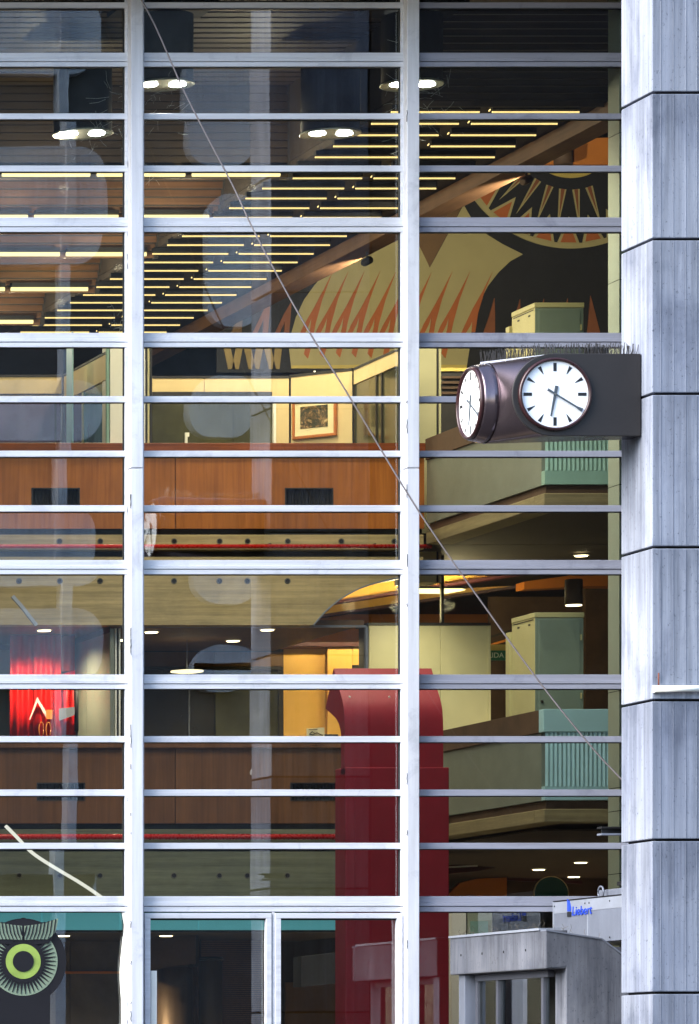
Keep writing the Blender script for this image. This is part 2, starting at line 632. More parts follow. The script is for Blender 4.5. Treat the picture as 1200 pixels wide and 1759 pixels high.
# shell of the hall
struct('outer_wall', MB().box(-30, 0.02, 0, X(-252), 0.3, 16), 'shell_wall')
struct('outer_wall', MB().box(X(1197), 0.02, 0, 30, 0.3, 16), 'shell_wall')
struct('outer_wall', MB().box(X(-252), 0.02, Z(-72), X(1197), 0.3, 16), 'shell_wall')
struct('roof', MB().box(-30, 0.01, 16.0, 30, Y(1.43), 16.4), 'shell_wall')
struct('wall', MB().box(-9.3, 0.3, 0, -9.0, Y(1.42), 16), 'dark_wall')
struct('wall', MB().box(10.4, 0.3, 0, 10.7, Y(1.42), 16), 'dark_wall')
struct('wall', MB().box(-9.3, Y(1.42), 0, 10.7, Y(1.42) + 0.3, 16), 'dark_wall')
XA0, XA1 = XP(2908), XP(3296)
struct('ceiling', MB().box(-9, 0.32, 13.3, XA0, Y(1.42), 13.38), 'ceiling_black')
struct('ceiling', MB().box(XA0, Y(1.0242), 12.28, XA1, Y(1.42), 12.36), 'dark_ceiling')
struct('ceiling_side', MB().box(XA0, Y(1.0242), 12.37, XA0 + 0.05, Y(1.42), 13.29), 'dark_ceiling')
struct('upper_floor', MB().box(-9, Y(1.162), 8.28, 10.38, Y(1.42), 8.42), 'dark_ceiling')
struct('lower_floor', MB().box(-9, Y(1.162), 4.68, 10.38, Y(1.42), 4.82), 'dark_ceiling')
XC = XP((935 - XV) * 1.079)
struct('upper_floor', MB().box(XC + 0.16, Y(1.079) + 0.16, 8.282, 10.37, Y(1.162) - 0.004, 8.422), 'dark_ceiling')
struct('lower_floor', MB().box(XC + 0.16, Y(1.079) + 0.16, 4.682, 10.37, Y(1.162) - 0.004, 4.822), 'dark_ceiling')

# ================================================================== glass wall
wall = thing('glass_wall', 'tall curtain wall of aluminium mullions and glass panes beside the concrete pillar', 'glass wall', (X(470), 0, 0))
YF = Y(0.9988)
bays = [(-231.5, 219.5, 'frame_alu', True), (243.0, 693.0, 'frame_alu', True), (717.0, 1172.0, 'shaded_bay_alu', False)]
heavy = [(93, 117), (375.5, 400.5), (573.5, 598), (963, 987.5), (1159.3, 1184), (1539.5, 1566)]
light = [(6.5, 16.5), (197, 207), (286.5, 297), (682, 692.5), (775.5, 786), (869, 880), (1265, 1275.5), (1356.5, 1367.5), (1448, 1458.5)]
zb = 0.05
for cx, in ((-238.5,), (235.5,), (709.5,), (1183.5,)):
    m = MB().box(X(cx - 10.5, 0.9965), Y(0.9965), 0, X(cx + 10.5, 0.9965), -0.004, Z(808.5))
    m2 = MB().box(X(cx - 10.5, 0.9965), Y(0.9965), Z(807), X(cx + 10.5, 0.9965), -0.004, Z(-70))
    a = part('mullion', m, 'mullion_alu', wall, 0.006)
    b = part('mullion', m2, 'mullion_alu', wall, 0.006)
    # crumbling sealant along the mullion edge
    sl_ = MB()
    for _ in range(26):
        z_ = random.uniform(1.5, 12.6); l_ = random.uniform(0.02, 0.16)
        x_ = X(cx - 10.5, 0.9965) - 0.004
        yy_ = Y(0.9988) - 0.006 if random.random() < 0.5 else Y(0.9965) - 0.001
        x_ = x_ if yy_ < Y(0.998) else X(cx - 16.0, 0.9988) + 0.0
        sl_.tube([(x_ + random.uniform(-0.004, 0.006), yy_, z_ + l_ * q / 4) for q in range(5)], 0.0035, 4, False)
    so_ = part('sealant', sl_, 'gasket', wall); so_['kind'] = 'stuff'
for (x0, x1, am, jamb) in bays:
    xa, xb = X(x0, 0.9988), X(x1, 0.9988)
    for (t, bt) in heavy:
        h = Z(t) - Z(bt)
        zt = Z(t)
        m = MB()
        m.box(xa, YF, zt - h * 0.40, xb, -0.012, zt)
        m.box(xa, YF - 0.012, zt - h * 0.635, xb, -0.012, zt - h * 0.403)
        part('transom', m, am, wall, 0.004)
        m = MB().box(xa, YF - 0.004, Z(bt), xb, -0.012, zt - h * 0.675)
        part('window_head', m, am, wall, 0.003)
        part('seal', MB().box(xa, YF + 0.02, zt - h * 0.674, xb, -0.012, zt - h * 0.636), 'gasket', wall)
    for (t, bt) in light:
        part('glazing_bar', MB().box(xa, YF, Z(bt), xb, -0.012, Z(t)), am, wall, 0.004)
    if jamb:
        for a, b in ((x1 - 4.6, x1), (x0, x0 + 4.6)):
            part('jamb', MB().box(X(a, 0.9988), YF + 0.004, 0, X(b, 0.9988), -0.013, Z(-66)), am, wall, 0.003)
    levels = sorted(heavy + light)
    edges = [(-70, levels[0][0])] + [(levels[i][1], levels[i + 1][0]) for i in range(len(levels) - 1)] + [(levels[-1][1], 1868)]
    for (t, bt) in edges:
        z1, z0 = Z(t) + 0.02, Z(bt) - 0.02
        ta, tb_ = random.uniform(-0.0016, 0.0016), random.uniform(-0.0005, 0.0005)
        fr_ = [Vector((q, -0.002 + sx * ta + sz * tb_, zz)) for q, zz, sx, sz in ((xa + 0.01, z0, -1, -1), (xb - 0.01, z0, 1, -1), (xb - 0.01, z1, 1, 1), (xa + 0.01, z1, -1, 1))]
        part('glass_pane', MB().prism(fr_, (0, 0.008, 0)), 'window_glass', wall)
        part('gasket', MB().box(xa, -0.03, Z(t) - 0.008, xb, -0.009, Z(t) - 0.001), 'gasket', wall)
        if jamb:
            part('gasket', MB().box(X(x1 - 6.8, 0.9988), -0.035, Z(bt), X(x1 - 4.7, 0.9988), -0.0095, Z(t)), 'gasket', wall)

cw_ = MB()
for (px_, py_, n_, sx_, sy_) in ((262, 178, 34, 26, 30), (735, 160, 46, 30, 36), (200, 168, 24, 16, 50), (205, 560, 34, 12, 14), (682, 210, 22, 14, 60), (175, 235, 20, 24, 14), (255, 300, 16, 14, 14)):
    for _ in range(n_):
        a_ = P(px_ + random.gauss(0, sx_), py_ + random.gauss(0, sy_), 1.0006)
        d_ = Vector((random.gauss(0, 0.09), random.uniform(-0.01, 0.02), random.gauss(0, 0.09)))
        cw_.tube([a_, a_ + d_ * 0.5 + Vector((random.gauss(0, .012), 0, random.gauss(0, .012))), a_ + d_], 0.0013, 3, False)
co_ = part('cobweb', cw_, 'cobweb', wall); co_['kind'] = 'stuff'
# opening lights in the bottom of the middle bay
for (x0, x1) in ((249, 466.5), (473, 691)):
    f = MB()
    r = 0.9984
    y0, y1 = 1568, 1869
    wx = 9.5
    f.box(X(x0, r), Y(r), Z(y0 + 9, r), X(x1, r), -0.014, Z(y0, r))
    f.box(X(x0, r), Y(r), Z(y1, r), X(x0 + wx, r), -0.014, Z(y0 + 9.2, r))
    f.box(X(x1 - wx, r), Y(r), Z(y1, r), X(x1, r), -0.014, Z(y0 + 9.2, r))
    part('casement_frame', f, 'frame_alu', wall, 0.003)
    g = MB()
    g.box(X(x0 + wx, r), -0.05, Z(y0 + 12, r), X(x1 - wx, r), -0.014, Z(y0 + 9.2, r))
    part('gasket', g, 'gasket', wall)
part('casement_post', MB().pbox(467.6, 1566.5, 471.9, 1869, 0.9987, 0.045), 'frame_alu', wall, 0.002)

# ================================================================== pillar
RPF = 0.8821
RPB = RPF * 1.0165
pil = thing('concrete_pillar', 'tall grey concrete pillar cast in stacked blocks with black joints', 'pillar', (X(1165, RPF), Y(RPF), 0))
XL, XR = X(1119.5, RPF), X(1119.5, RPF) + 1.15
jy = [-90, 159.5, 411, 676.5, 940, 1202.5, 1442.5, 1705, 1990]
for i in range(len(jy) - 1):
    zt, zbm = Z(jy[i], RPF) - 0.0115, Z(jy[i + 1], RPF) + 0.0115
    m = MB().box(XL, Y(RPF), max(zbm, 0), XR, Y(RPB), zt)
    o = part('pillar_block', m, 'pillar_concrete', pil, 0.008)
    # shallow board grooves are real ribs on the front
    g = MB()
    for gx in (1134.0, 1155.5, 1177, 1196):
        g.box(X(gx, RPF), Y(RPF) - 0.003, max(zbm, 0) + 0.01, X(gx + 0.7, RPF), Y(RPF) + 0.02, zt - 0.01)
    part('board_mark', g, 'pillar_concrete', o)
part('joint_core', MB().box(XL + 0.05, Y(RPF) + 0.05, 0, XR - 0.05, Y(RPB) - 0.05, 17.9), 'joint_dark', pil)
pt = MB().box(XL, Y(RPF), Z(-92, RPF) , XR, Y(RPB), 18)
part('pillar_block', pt, 'pillar_concrete', pil, 0.008)

wg = thing('wing_wall', 'blank concrete wall running on behind the right edge of the pillar', 'wall', (XR + 4, Y(RPF), 0))
part('face', MB().box(XR + 0.03, Y(RPF) + 0.03, 0, XR + 12, Y(RPB), 18), 'side_block', wg)

pp = thing('pipe_stub', 'short white pipe fixed across the front of the pillar', 'pipe', P(1140, 1184, RPF))
part('pipe', MB().tube([P(1120.5, 1184, RPF) + Vector((0, -0.045, 0)), P(1230, 1183, RPF) + Vector((0, -0.045, 0))], 0.030, 12), 'white_paint', pp)
part('clip', MB().box(X(1119.6, RPF), Y(RPF) - 0.03, Z(1190, RPF), X(1122, RPF), Y(RPF) - 0.002, Z(1177.5, RPF)), 'white_paint', pp)
solo('rusty_rod', MB().tube([P(1129.3, 1156, RPF) + Vector((0, -0.02, 0)), P(1129.3, 1177, RPF) + Vector((0, -0.02, 0))], 0.0075, 8), 'rust',
     'thin rusty rod standing above the white pipe on the pillar', 'rod', P(1129.3, 1177, RPF))
sb = thing('steel_bracket', 'short dark steel channel tied to the pillar low beside the glass', 'bracket', P(1050, 1426, RPB))
rb = RPB + 0.0015
m = MB().pbox(1033, 1419.5, 1080, 1422.5, rb, 0.12)
part('flange', m, 'lamp_black', sb)
part('flange', MB().pbox(1033, 1431, 1080, 1434, rb, 0.12), 'galvanised', sb)
part('web', MB().pbox(1033, 1422.6, 1080, 1430.9, rb + 0.0018, 0.012), 'mark_black', sb)

# ================================================================== clock
RC = 0.8871


def CP(px, py, dd=0.0):
    v = P(px, py, RC); v.y += dd; return v


clock = thing('wall_clock', 'dark double-faced clock with bird spikes bracketed off the concrete pillar', 'clock', CP(949.5, 678.5))
s = RC / U
cf = CP(949.5, 678.5)
R0 = 70 * s
lx = XP((834 - XV) * RC * 1.0122)          # where the left drum meets its rim
ly = Y(RC * 1.0122)
cz = cf.z
cl = Vector((lx, ly, cz))
bm_pts = []
NS = 144
for i in range(NS):
    t = 2 * math.pi * i / NS
    bm_pts.append(cl + Vector((0, math.cos(t) * R0, math.sin(t) * R0)))
for i in range(NS // 2 + 1):
    t = math.pi / 2 + 2 * math.pi * i / NS
    bm_pts.append(cf + Vector((math.cos(t) * R0, 0.02, math.sin(t) * R0)))
xe = X(1101, RC) + 0.012
for zz in (-R0, R0):
    bm_pts.append(Vector((xe, cf.y + 0.02, cz + zz)))
    bm_pts.append(Vector((xe, cf.y + 0.27, cz + zz)))
bm = bmesh.new()
for p in bm_pts:
    bm.verts.new(p)
bmesh.ops.convex_hull(bm, input=bm.verts)
hull = MB()
bm.verts.index_update()
hull.v = [v.co.copy() for v in bm.verts]
hull.f = [tuple(v.index for v in f.verts) for f in bm.faces]
hull.sm = [False] * len(hull.f)
bm.free()
body = part('body', hull, 'clock_metal', clock)
pl = []
for i in range(33):
    t = math.pi / 2 + math.pi * i / 32
    pl.append(cf + Vector((math.cos(t) * R0 * 1.008, -0.012, math.sin(t) * R0 * 1.008)))
pl += [Vector((xe - 0.02, cf.y - 0.012, cz - R0 * 1.008)), Vector((xe - 0.02, cf.y - 0.012, cz + R0 * 1.008))]
part('front_plate', MB().prism(pl, (0, 0.03, 0)), 'clock_plate', clock, 0.005)


def clock_face(c, n, right, rad, name):
    """White dial with rim, marks and hands. c centre, n outward normal, right = 3 o'clock direction."""
    up = Vector((0, 0, 1))
    k = rad / 57.5
    f = part(name, MB().lathe(c, n, [(rad, -0.004), (rad, 0.004)], 56, False), 'clock_white', clock)
    part('rim', MB().lathe(c, n, [(rad * 1.0, -0.01), (rad * 1.0, 0.022), (rad * 1.03, 0.034), (rad * 1.085, 0.026), (rad * 1.10, -0.012)], 56), 'clock_rim', f)

    def poly(pts, nm, mt, lift, th=0.004):
        w3 = [c + n * lift + right * (a * k) + up * (b * k) for a, b in pts]
        part(nm, MB().prism(w3, n * th), mt, f)
    for h in range(12):
        a = math.radians(90 - 30 * h)
        d = Vector((math.cos(a), math.sin(a))); e = Vector((-d.y, d.x))
        if h % 3 == 0:
            q = [d * 39.5 + e * 2.8, d * 39.5 - e * 2.8, d * 54 - e * 2.8, d * 54 + e * 2.8]
        else:
            q = [d * 39.5 + e * 0.4, d * 39.5 - e * 0.4, d * 54 - e * 3.1, d * 54 + e * 3.1]
        poly([(p.x, p.y) for p in q], 'hour_mark', 'mark_black', 0.0045, 0.002)
    for nm, ang, tail, tip, w0, w1, lift in (('hour_hand', 191, 14.5, 38.5, 2.9, 1.3, 0.010), ('minute_hand', 121.3, 15.5, 53.5, 2.0, 2.6, 0.017)):
        a = math.radians(90 - ang)
        d = Vector((math.cos(a), math.sin(a))); e = Vector((-d.y, d.x))
        if nm == 'hour_hand':
            q = [-d * tail + e * w0, -d * tail - e * w0, d * tip - e * w1, d * tip + e * w1]
        else:
            q = [-d * tail + e * 2.3, -d * tail - e * 2.3, -e * 1.4, d * 42 - e * 1.5, d * tip - e * 3.2, d * tip + e * 3.2, d * 42 + e * 1.5, e * 1.4]
        poly([(p.x, p.y) for p in q], nm, 'hand_grey', lift)
    part('hand_boss', MB().lathe(c, n, [(1.6 * k, 0.005), (1.4 * k, 0.025)], 12), 'wire_grey', f)
    return f


clock_face(cf + Vector((1.8 * s, -0.0165, 0.6 * s)), Vector((0, -1, 0)), Vector((1, 0, 0)), 57.5 * s, 'clock_face')
rl = 57.5 * s
part('drum_collar', MB().lathe(cl, (-1, 0, 0), [(R0 * 0.985, -0.02), (R0 * 0.985, 0.05), (R0 * 0.955, 0.065), (R0 * 0.955, 0.10), (R0 * 0.93, 0.115), (R0 * 0.93, 0.135)], 56), 'clock_metal', clock)
clock_face(cl + Vector((-0.139, 0, 0)), Vector((-1, 0, 0)), Vector((0, -1, 0)), rl, 'clock_face')
# bird spikes: fine wires standing along the ridge
sp = MB(); strip = MB()
ridge0, ridge1 = cl + Vector((-0.03, 0, R0)), cf + Vector((0, 0.06, R0))
ends = [ridge0, ridge1, Vector((xe - 0.03, cf.y + 0.10, cz + R0))]
for (a, b, n) in ((ends[0], ends[1], 62), (ends[1], ends[2], 60)):
    d = (b - a).normalized()
    side = d.cross(Vector((0, 0, 1)))
    for k in (-1, 1):
        for i in range(n):
            p = a.lerp(b, (i + random.random() * 0.5) / n) + side * (k * 0.03) + Vector((0, 0, -0.01))
            q = p + Vector((random.uniform(-0.022, 0.022), random.uniform(-0.02, 0.02), random.uniform(0.085, 0.135))) + side * (k * 0.02)
            sp.tube([p, q], 0.0034, 3, False)
    w1 = side * 0.045
    strip.hexa([a - w1 + Vector((0, 0, 0.004)), b - w1 + Vector((0, 0, 0.004)), b + w1 + Vector((0, 0, 0.004)), a + w1 + Vector((0, 0, 0.004))],
               [a - w1 + Vector((0, 0, -0.012)), b - w1 + Vector((0, 0, -0.012)), b + w1 + Vector((0, 0, -0.012)), a + w1 + Vector((0, 0, -0.012))])
o = part('bird_spikes', sp, 'spike_wire', clock)
o['kind'] = 'stuff'
part('spike_strip', strip, 'galvanised', clock)

# ================================================================== cable
cps = [(225, -30), (265, 42), (320, 165), (400, 320), (440, 405), (520, 552), (605, 690), (720, 880), (845, 1060), (935, 1183), (1020, 1288), (1090, 1362)]
pts = []
for i, (a, b) in enumerate(cps):
    f = i / (len(cps) - 1)
    pts.append(P(a, b, 0.988 - 0.022 * f))
fine = []
for i in range(len(pts) - 1):
    for k in range(4):
        t = k / 4
        p0, p1, p2, p3 = pts[max(i - 1, 0)], pts[i], pts[i + 1], pts[min(i + 2, len(pts) - 1)]
        fine.append(0.5 * ((2 * p1) + (p2 - p0) * t + (2 * p0 - 5 * p1 + 4 * p2 - p3) * t * t + (3 * p1 - p0 - 3 * p2 + p3) * t ** 3))
fine.append(pts[-1])
solo('hanging_cable', MB().tube(fine, 0.0085, 8), 'cable_dark', 'dark cable hung slantwise across the glass wall down behind the pillar', 'cable', fine[0])

# ================================================================== canopy and cooling unit
RK = 0.943
can = thing('entrance_canopy', 'weathered concrete entrance canopy with sloping top low beside the pillar', 'canopy', P(980, 1869, RK))
XK = X(937, RK)
YB = Y(0.9962)
zt, zl = Z(1597, RK), Z(1663.5, RK)
part('fascia', MB().box(XK, Y(RK) + 0.004, zl, XK + 0.22, YB, zt), 'canopy_concrete', can, 0.012)
front = [P(937.2, 1597, RK), P(937.2, 1663.5, RK), P(972, 1660.5, RK), P(972, 1869, RK), P(1260, 1869, RK), P(1260, 1790, RK), P(1068, 1640, RK), P(1033, 1612, RK)]
part('front_wall', MB().prism(front, (0, 0.30, 0)), 'canopy_concrete', can, 0.01)
cop = [P(937, 1596, RK), P(1033, 1611, RK), P(1033, 1613.6, RK), P(937, 1598.6, RK)]
part('coping', MB().prism([p + Vector((0, -0.012, 0.0)) for p in cop], (0, 0.16, 0)), 'galvanised', can)
part('coping', MB().prism([p + Vector((0, -0.012, 0.0)) for p in (P(1033.2, 1611.2, RK), P(1068, 1637, RK), P(1068, 1640, RK), P(1033.2, 1614, RK))], (0, 0.16, 0)), 'galvanised', can)
part('coping', MB().box(XK - 0.014, Y(RK) + 0.15, zt + 0.001, XK + 0.20, YB, zt + 0.024), 'galvanised_top', can)
part('soffit', MB().box(XK + 0.222, Y(RK) + 0.302, zl + 0.03, XK + 1.3, YB, zl + 0.1), 'canopy_concrete', can)
part('roof_slab', MB().box(XK + 0.222, Y(RK) + 0.302, zt - 0.25, XK + 1.3, YB, zt - 0.16), 'canopy_concrete', can)
# glazed side screen below the fascia
xs = XK + 0.14
door = part('door_screen', MB().box(xs, Y(RK) + 0.33, zl - 0.075, xs + 0.07, YB - 0.35, zl - 0.004), 'door_metal', can, 0.004)
for t in (0.0, 0.30, 0.94):
    yy = YB - 0.36 - t * (YB - Y(RK) - 0.76)
    part('door_post', MB().box(xs + 0.002, yy - 0.06, 0.0, xs + 0.068, yy, zl - 0.077), 'door_metal', can, 0.003)
part('door_pane', MB().box(xs + 0.03, Y(RK) + 0.40, 0.05, xs + 0.04, YB - 0.42, zl - 0.078), 'door_glass', can)
part('inner_wall', MB().box(xs + 0.75, Y(RK) + 0.33, 0.0, xs + 0.85, YB - 0.05, zl - 0.005), 'dark_wall', can)
part('end_post', MB().box(XK + 0.06, YB - 0.28, 0.0, XK + 0.20, YB - 0.10, zl - 0.003), 'galvanised', can, 0.004)
for i in range(4):
    yy = Y(RK) + 0.55 + 0.62 * i
    part('tie_hole', MB().lathe((XK - 0.001, yy, zl + 0.20), (-1, 0, 0), [(0.014, 0.0), (0.012, 0.003)], 10), 'joint_dark', can)
gr = MB()
for i in range(44):
    t = random.random()
    p = Vector((XK + random.uniform(0, .12), Y(RK) + 0.1 + (YB - Y(RK) - 0.2) * t, zt + 0.02))
    if i % 4 == 0:
        p = P(940 + 100 * t, 1598 + 15.5 * t, RK) + Vector((0, 0.05, 0))
    d = Vector((random.uniform(-.05, .05), random.uniform(-.05, .05), random.uniform(0.02, 0.11)))
    gr.tube([p, p + d * 0.6, p + d + Vector((random.uniform(-.04, .04), 0, -0.01))], 0.0016, 3, False)
o = part('dry_grass', gr, 'dry_grass', can)
o['kind'] = 'stuff'

RA0, RA1 = 0.9965, 0.9600
XU = XP((950 - XV) * RA0)
zt, zbm = Z(1549.5, RA0), Z(1616, 0.9666)
ac = thing('cooling_unit', 'grey metal cooling unit with blue maker lettering on top of the canopy', 'cooling unit', (XU, Y(RA0), zbm))
ysm = Y(0.9778)
for a, b in ((Y(RA0), ysm + 0.006), (ysm - 0.006, Y(RA1))):
    part('side_panel', MB().box(XU, b, zbm, XU + 0.75, a, zt), 'galvanised', ac, 0.006)
    hh = zt - zbm
    part('lit_band', MB().box(XU - 0.004, b + 0.002, zt - hh * 0.27, XU + 0.02, a - 0.002, zt - 0.004), 'galvanised_top', ac)  # light on the upper casing, put in as a paler strip
part('corner_trim', MB().box(XU - 0.006, Y(RA0) - 0.03, zbm, XU + 0.03, Y(RA0) + 0.004, zt + 0.002), 'galvanised_top', ac)
part('corner_trim', MB().box(XU - 0.006, ysm - 0.012, zbm, XU + 0.012, ysm + 0.012, zt), 'galvanised_top', ac)
part('lid', MB().box(XU - 0.006, Y(RA1), zt + 0.002, XU + 0.76, Y(RA0), zt + 0.012), 'lamp_black', ac)
part('fan_deck', MB().box(XU + 0.10, Y(RA1), zt + 0.013, XU + 0.7, ysm, zt + 0.085), 'galvanised', ac, 0.004)
part('rail', MB().box(XU + 0.3, Y(RA1), zt + 0.135, XU + 0.72, ysm - 0.0, zt + 0.175), 'lamp_black', ac)
c = Vector((XU + 0.05, Y(0.9735), zt + 0.062))
part('lifting_eye', MB().tube([c + Vector((0, math.cos(t * .3927) * 0.075, math.sin(t * .3927) * 0.055)) for t in range(17)], 0.010, 6), 'galvanised', ac)
for yy in (0.9955, 0.979, 0.9768, 0.966):
    for q in (0.08, 0.9):
        part('screw', MB().lathe((XU - 0.007, Y(yy), zbm + hh * q), (-1, 0, 0), [(0.010, 0), (0.008, 0.004)], 8), 'lamp_black', ac)


def lettering(txt, size, mat, loc, right, up, parent, name='lettering', shear=0.0, depth=0.002):
    cu = bpy.data.curves.new(name, 'FONT')
    cu.body = txt; cu.size = size; cu.extrude = depth; cu.shear = shear
    tmp = bpy.data.objects.new('tmp', cu)
    COL.objects.link(tmp)
    bpy.context.view_layer.update()
    me = bpy.data.meshes.new_from_object(tmp)
    bpy.data.objects.remove(tmp)
    right = Vector(right); up = Vector(up); n = right.cross(up)
    b = BASE[parent.name]
    for v in me.vertices:
        v.co = Vector(loc) + right * v.co.x + up * v.co.y + n * v.co.z - b
    me.materials.clear(); me.materials.append(MATS[mat])
    o = bpy.data.objects.new(name, me)
    COL.objects.link(o); o.parent = parent
    BASE[o.name] = b
    return o


# maker's mark: small flame shape over a dark tab, then the word
yl = Y(0.9885)
zlg = zt - hh * 0.285
lg = [(0, 0.03), (0.055, 0.03), (0.055, 0.07), (0.03, 0.15), (0.02, 0.12), (0.012, 0.16), (0, 0.16)]
part('maker_mark', MB().prism([(XU - 0.0065, yl - a * 1.9, zlg + b - 0.012) for a, b in lg], (-0.003, 0, 0)), 'letter_blue', ac)
part('maker_mark', MB().box(XU - 0.0095, yl - 0.105, zlg - 0.04, XU - 0.0065, yl + 0.002, zlg + 0.012), 'mark_black', ac)
lettering('Liebert', 0.135, 'letter_blue', (XU - 0.009, yl - 0.125, zlg - 0.03), (0, -1.42, 0), (0, 0, 1), ac, shear=0.15)

# ================================================================== pier just inside the glass
XPI = XP((1044 - XV) * 1.0082)
pier = thing('painted_pier', 'pale green painted pier just inside the glass next to the pillar', 'pier', (XPI, Y(1.002), 0))
py_j = [-200, 228, 480, 832, 1186, 1352, 1392, 1500, 1868]
for a, b in zip(py_j[:-1], py_j[1:]):
    part('pier_panel', MB().box(XPI, Y(1.0022), Z(b, 1.002) + 0.004, XPI + 0.35, Y(1.0082), Z(a, 1.002) - 0.004), 'pier_paint', pier)
part('core', MB().box(XPI + 0.006, Y(1.0022) + 0.006, 0, XPI + 0.34, Y(1.0082) - 0.006, 13.25), 'joint_dark', pier)

# ================================================================== ceiling of the hall
KZ = 1722.5
ZT = CAM.z + KZ / U      # 12.2 m, level of the strip lights


def RY(py): return KZ / (YH - py)


XB = XP(2906)
left_rows = [RY(300), RY(373), RY(437), RY(497), RY(553)]
nm = ['nearest', 'second', 'third', 'fourth', 'farthest']
for i, r in enumerate(left_rows):
    bf = thing('ceiling_baffle', f'{nm[i]} slatted brown wood baffle hung across the hall ceiling', 'ceiling baffle', (XB - 3, Y(r) + 0.1, ZT), 'wood baffles across the hall ceiling')
    y0 = Y(r) + 0.10
    n, hgt, lean = (12, 1.08, 0.0) if i == 0 else (7, 0.62, 0.45)
    xl = -8.9
    for k in range(n):
        z0 = ZT - 0.03 + hgt * k / n
        yy = y0 - lean * k / n
        part('slat', MB().box(xl, yy, z0, XB, yy + 0.03, z0 + hgt / n - 0.011), 'slat_wood' if i == 0 else 'baffle_wood', bf)
    part('end_board', MB().prism([(XB + 0.002, y0 - 0.02, ZT - 0.035), (XB + 0.002, y0 - lean - 0.02, ZT + hgt), (XB + 0.002, y0 - lean + 0.09, ZT + hgt), (XB + 0.002, y0 + 0.09, ZT - 0.035)], (0.05, 0, 0)), 'dark_wall', bf)
    part('back_board', MB().prism([(xl, y0 + 0.05, ZT - 0.02), (xl, y0 - lean + 0.05, ZT + hgt), (xl, y0 - lean + 0.07, ZT + hgt), (xl, y0 + 0.07, ZT - 0.02)], (XB - xl, 0, 0)), 'dark_wall', bf)
fa = thing('ceiling_fascia', 'dark slatted fascia above the front row of strip lights by the glass', 'fascia', (XP(3100), Y(1.0235), ZT))
for k in range(14):
    z0 = ZT + 0.02 + 1.08 * k / 14
    part('slat', MB().box(XA0 - 0.01, Y(1.0235), z0, XA1, Y(1.0235) + 0.028, z0 + 1.08 / 14 - 0.010), 'slat_wood', fa)

cb_ = thing('board_ceiling', 'dark board ceiling above the can lights at the top of the glass wall', 'ceiling', (0, 2.5, 13.2))
k = 0
yy = 0.34
while yy < Y(1.0995):
    part('board', MB().box(-8.9, yy, 13.255 - 0.012 * (k % 2), XA0 - 0.01, yy + 0.118, 13.295), 'slat_wood', cb_)
    yy += 0.13; k += 1
bmx0, bmx1 = XP(3262), XP(3312)
beam = thing('ceiling_beam', 'long orange-brown wood beam along the edge of the strip-light ceiling', 'beam', (bmx0, Y(1.02), ZT - 0.1))
part('beam_board', MB().box(bmx0, Y(1.02), ZT - 0.12, bmx1, Y(1.41), ZT + 0.06), 'beam_wood', beam, 0.006)
part('edge_strip', MB().box(bmx1 + 0.002, Y(1.02), ZT - 0.06, bmx1 + 0.05, Y(1.41), ZT + 0.3), 'dark_wall', beam)
for k, (px, py) in enumerate(((903, 268), (630, 420))):
    xx = bmx0 + 0.2
    r0 = (xx - CAM.x) * U / (px - XV)
    sl = thing('track_spotlight', ('small brass spotlight hung from the beam end near the eye mural' if k == 0 else 'small spotlight clamped under the middle of the wood beam'), 'spotlight', (xx, Y(r0), ZT - 0.13))
    part('stem', MB().tube([(xx, Y(r0), ZT - 0.12), (xx, Y(r0), ZT - 0.22)], 0.012, 8), 'lamp_black', sl)
    part('head', MB().lathe((xx - 0.06, Y(r0) - 0.1, ZT - 0.27), (0.55, 0.7, 0.3), [(0.03, -0.06), (0.05, 0.0), (0.052, 0.16)], 14), 'brass' if k == 0 else 'lamp_black', sl)
    tgt = P(*((960, 400) if k == 0 else (660, 520)), 1.33)
    src = Vector((xx + 0.16, Y(r0) + 0.22, ZT - 0.34))
    spot('track_lamp', src, 320, (1.0, 0.88, 0.66), 95, 0.05, (tgt - src))

# strip lights over the side aisle: 25 rows, two in a row
segs = [(2898, 3054), (3076, 3230)]
row_dr = (RY(571) - RY(193)) / 24
proto = {}
for i in range(25):
    r = RY(193) + row_dr * i
    for s_i, (a, b) in enumerate(segs):
        lab = f'yellow strip light, {ORD[i]} row from the glass, ' + ('half away from the beam' if s_i == 0 else 'half beside the wood beam')
        loc = Vector((XP(a), Y(r), ZT))
        if s_i not in proto:
            t = thing('strip_light', lab, 'strip light', loc, 'yellow strip lights above the side aisle')
            L = XP(b) - XP(a)
            part('housing', MB().box(loc.x, loc.y - 0.03, ZT + 0.022, loc.x + L, loc.y + 0.05, ZT + 0.075), 'lamp_black', t)
            part('tube', MB().lathe((loc.x, loc.y, ZT), (1, 0, 0), [(0.0098, 0), (0.0098, L)], 10), 'tube_glow', t)
            lv = MB()
            for q in range(96):
                xx = loc.x + L * (q + 0.5) / 96
                lv.box(xx - 0.0014, loc.y - 0.019, ZT - 0.019, xx + 0.0014, loc.y - 0.0175, ZT + 0.02)
            part('louvre', lv, 'lamp_black', t)
            if s_i == 1:
                part('end_lamp', MB().lathe((loc.x - 0.045, loc.y - 0.05, ZT + 0.01), (0.25, 0.9, 0.1), [(0.006, -0.1), (0.008, 0.0), (0.006, 0.1)], 8), 'tube_glow', t)
            proto[s_i] = t
        else:
            c = clone(proto[s_i], None, loc)
            c['label'] = lab
for i in range(0, 25, 4):
    r = RY(193) + row_dr * i
    spot('strip_lamp', (XP(2990), Y(r), ZT - 0.06), 55, (1.0, 0.84, 0.58), 150, 0.05)
    spot('strip_lamp', (XP(3170), Y(r), ZT - 0.06), 55, (1.0, 0.84, 0.56), 150, 0.05)
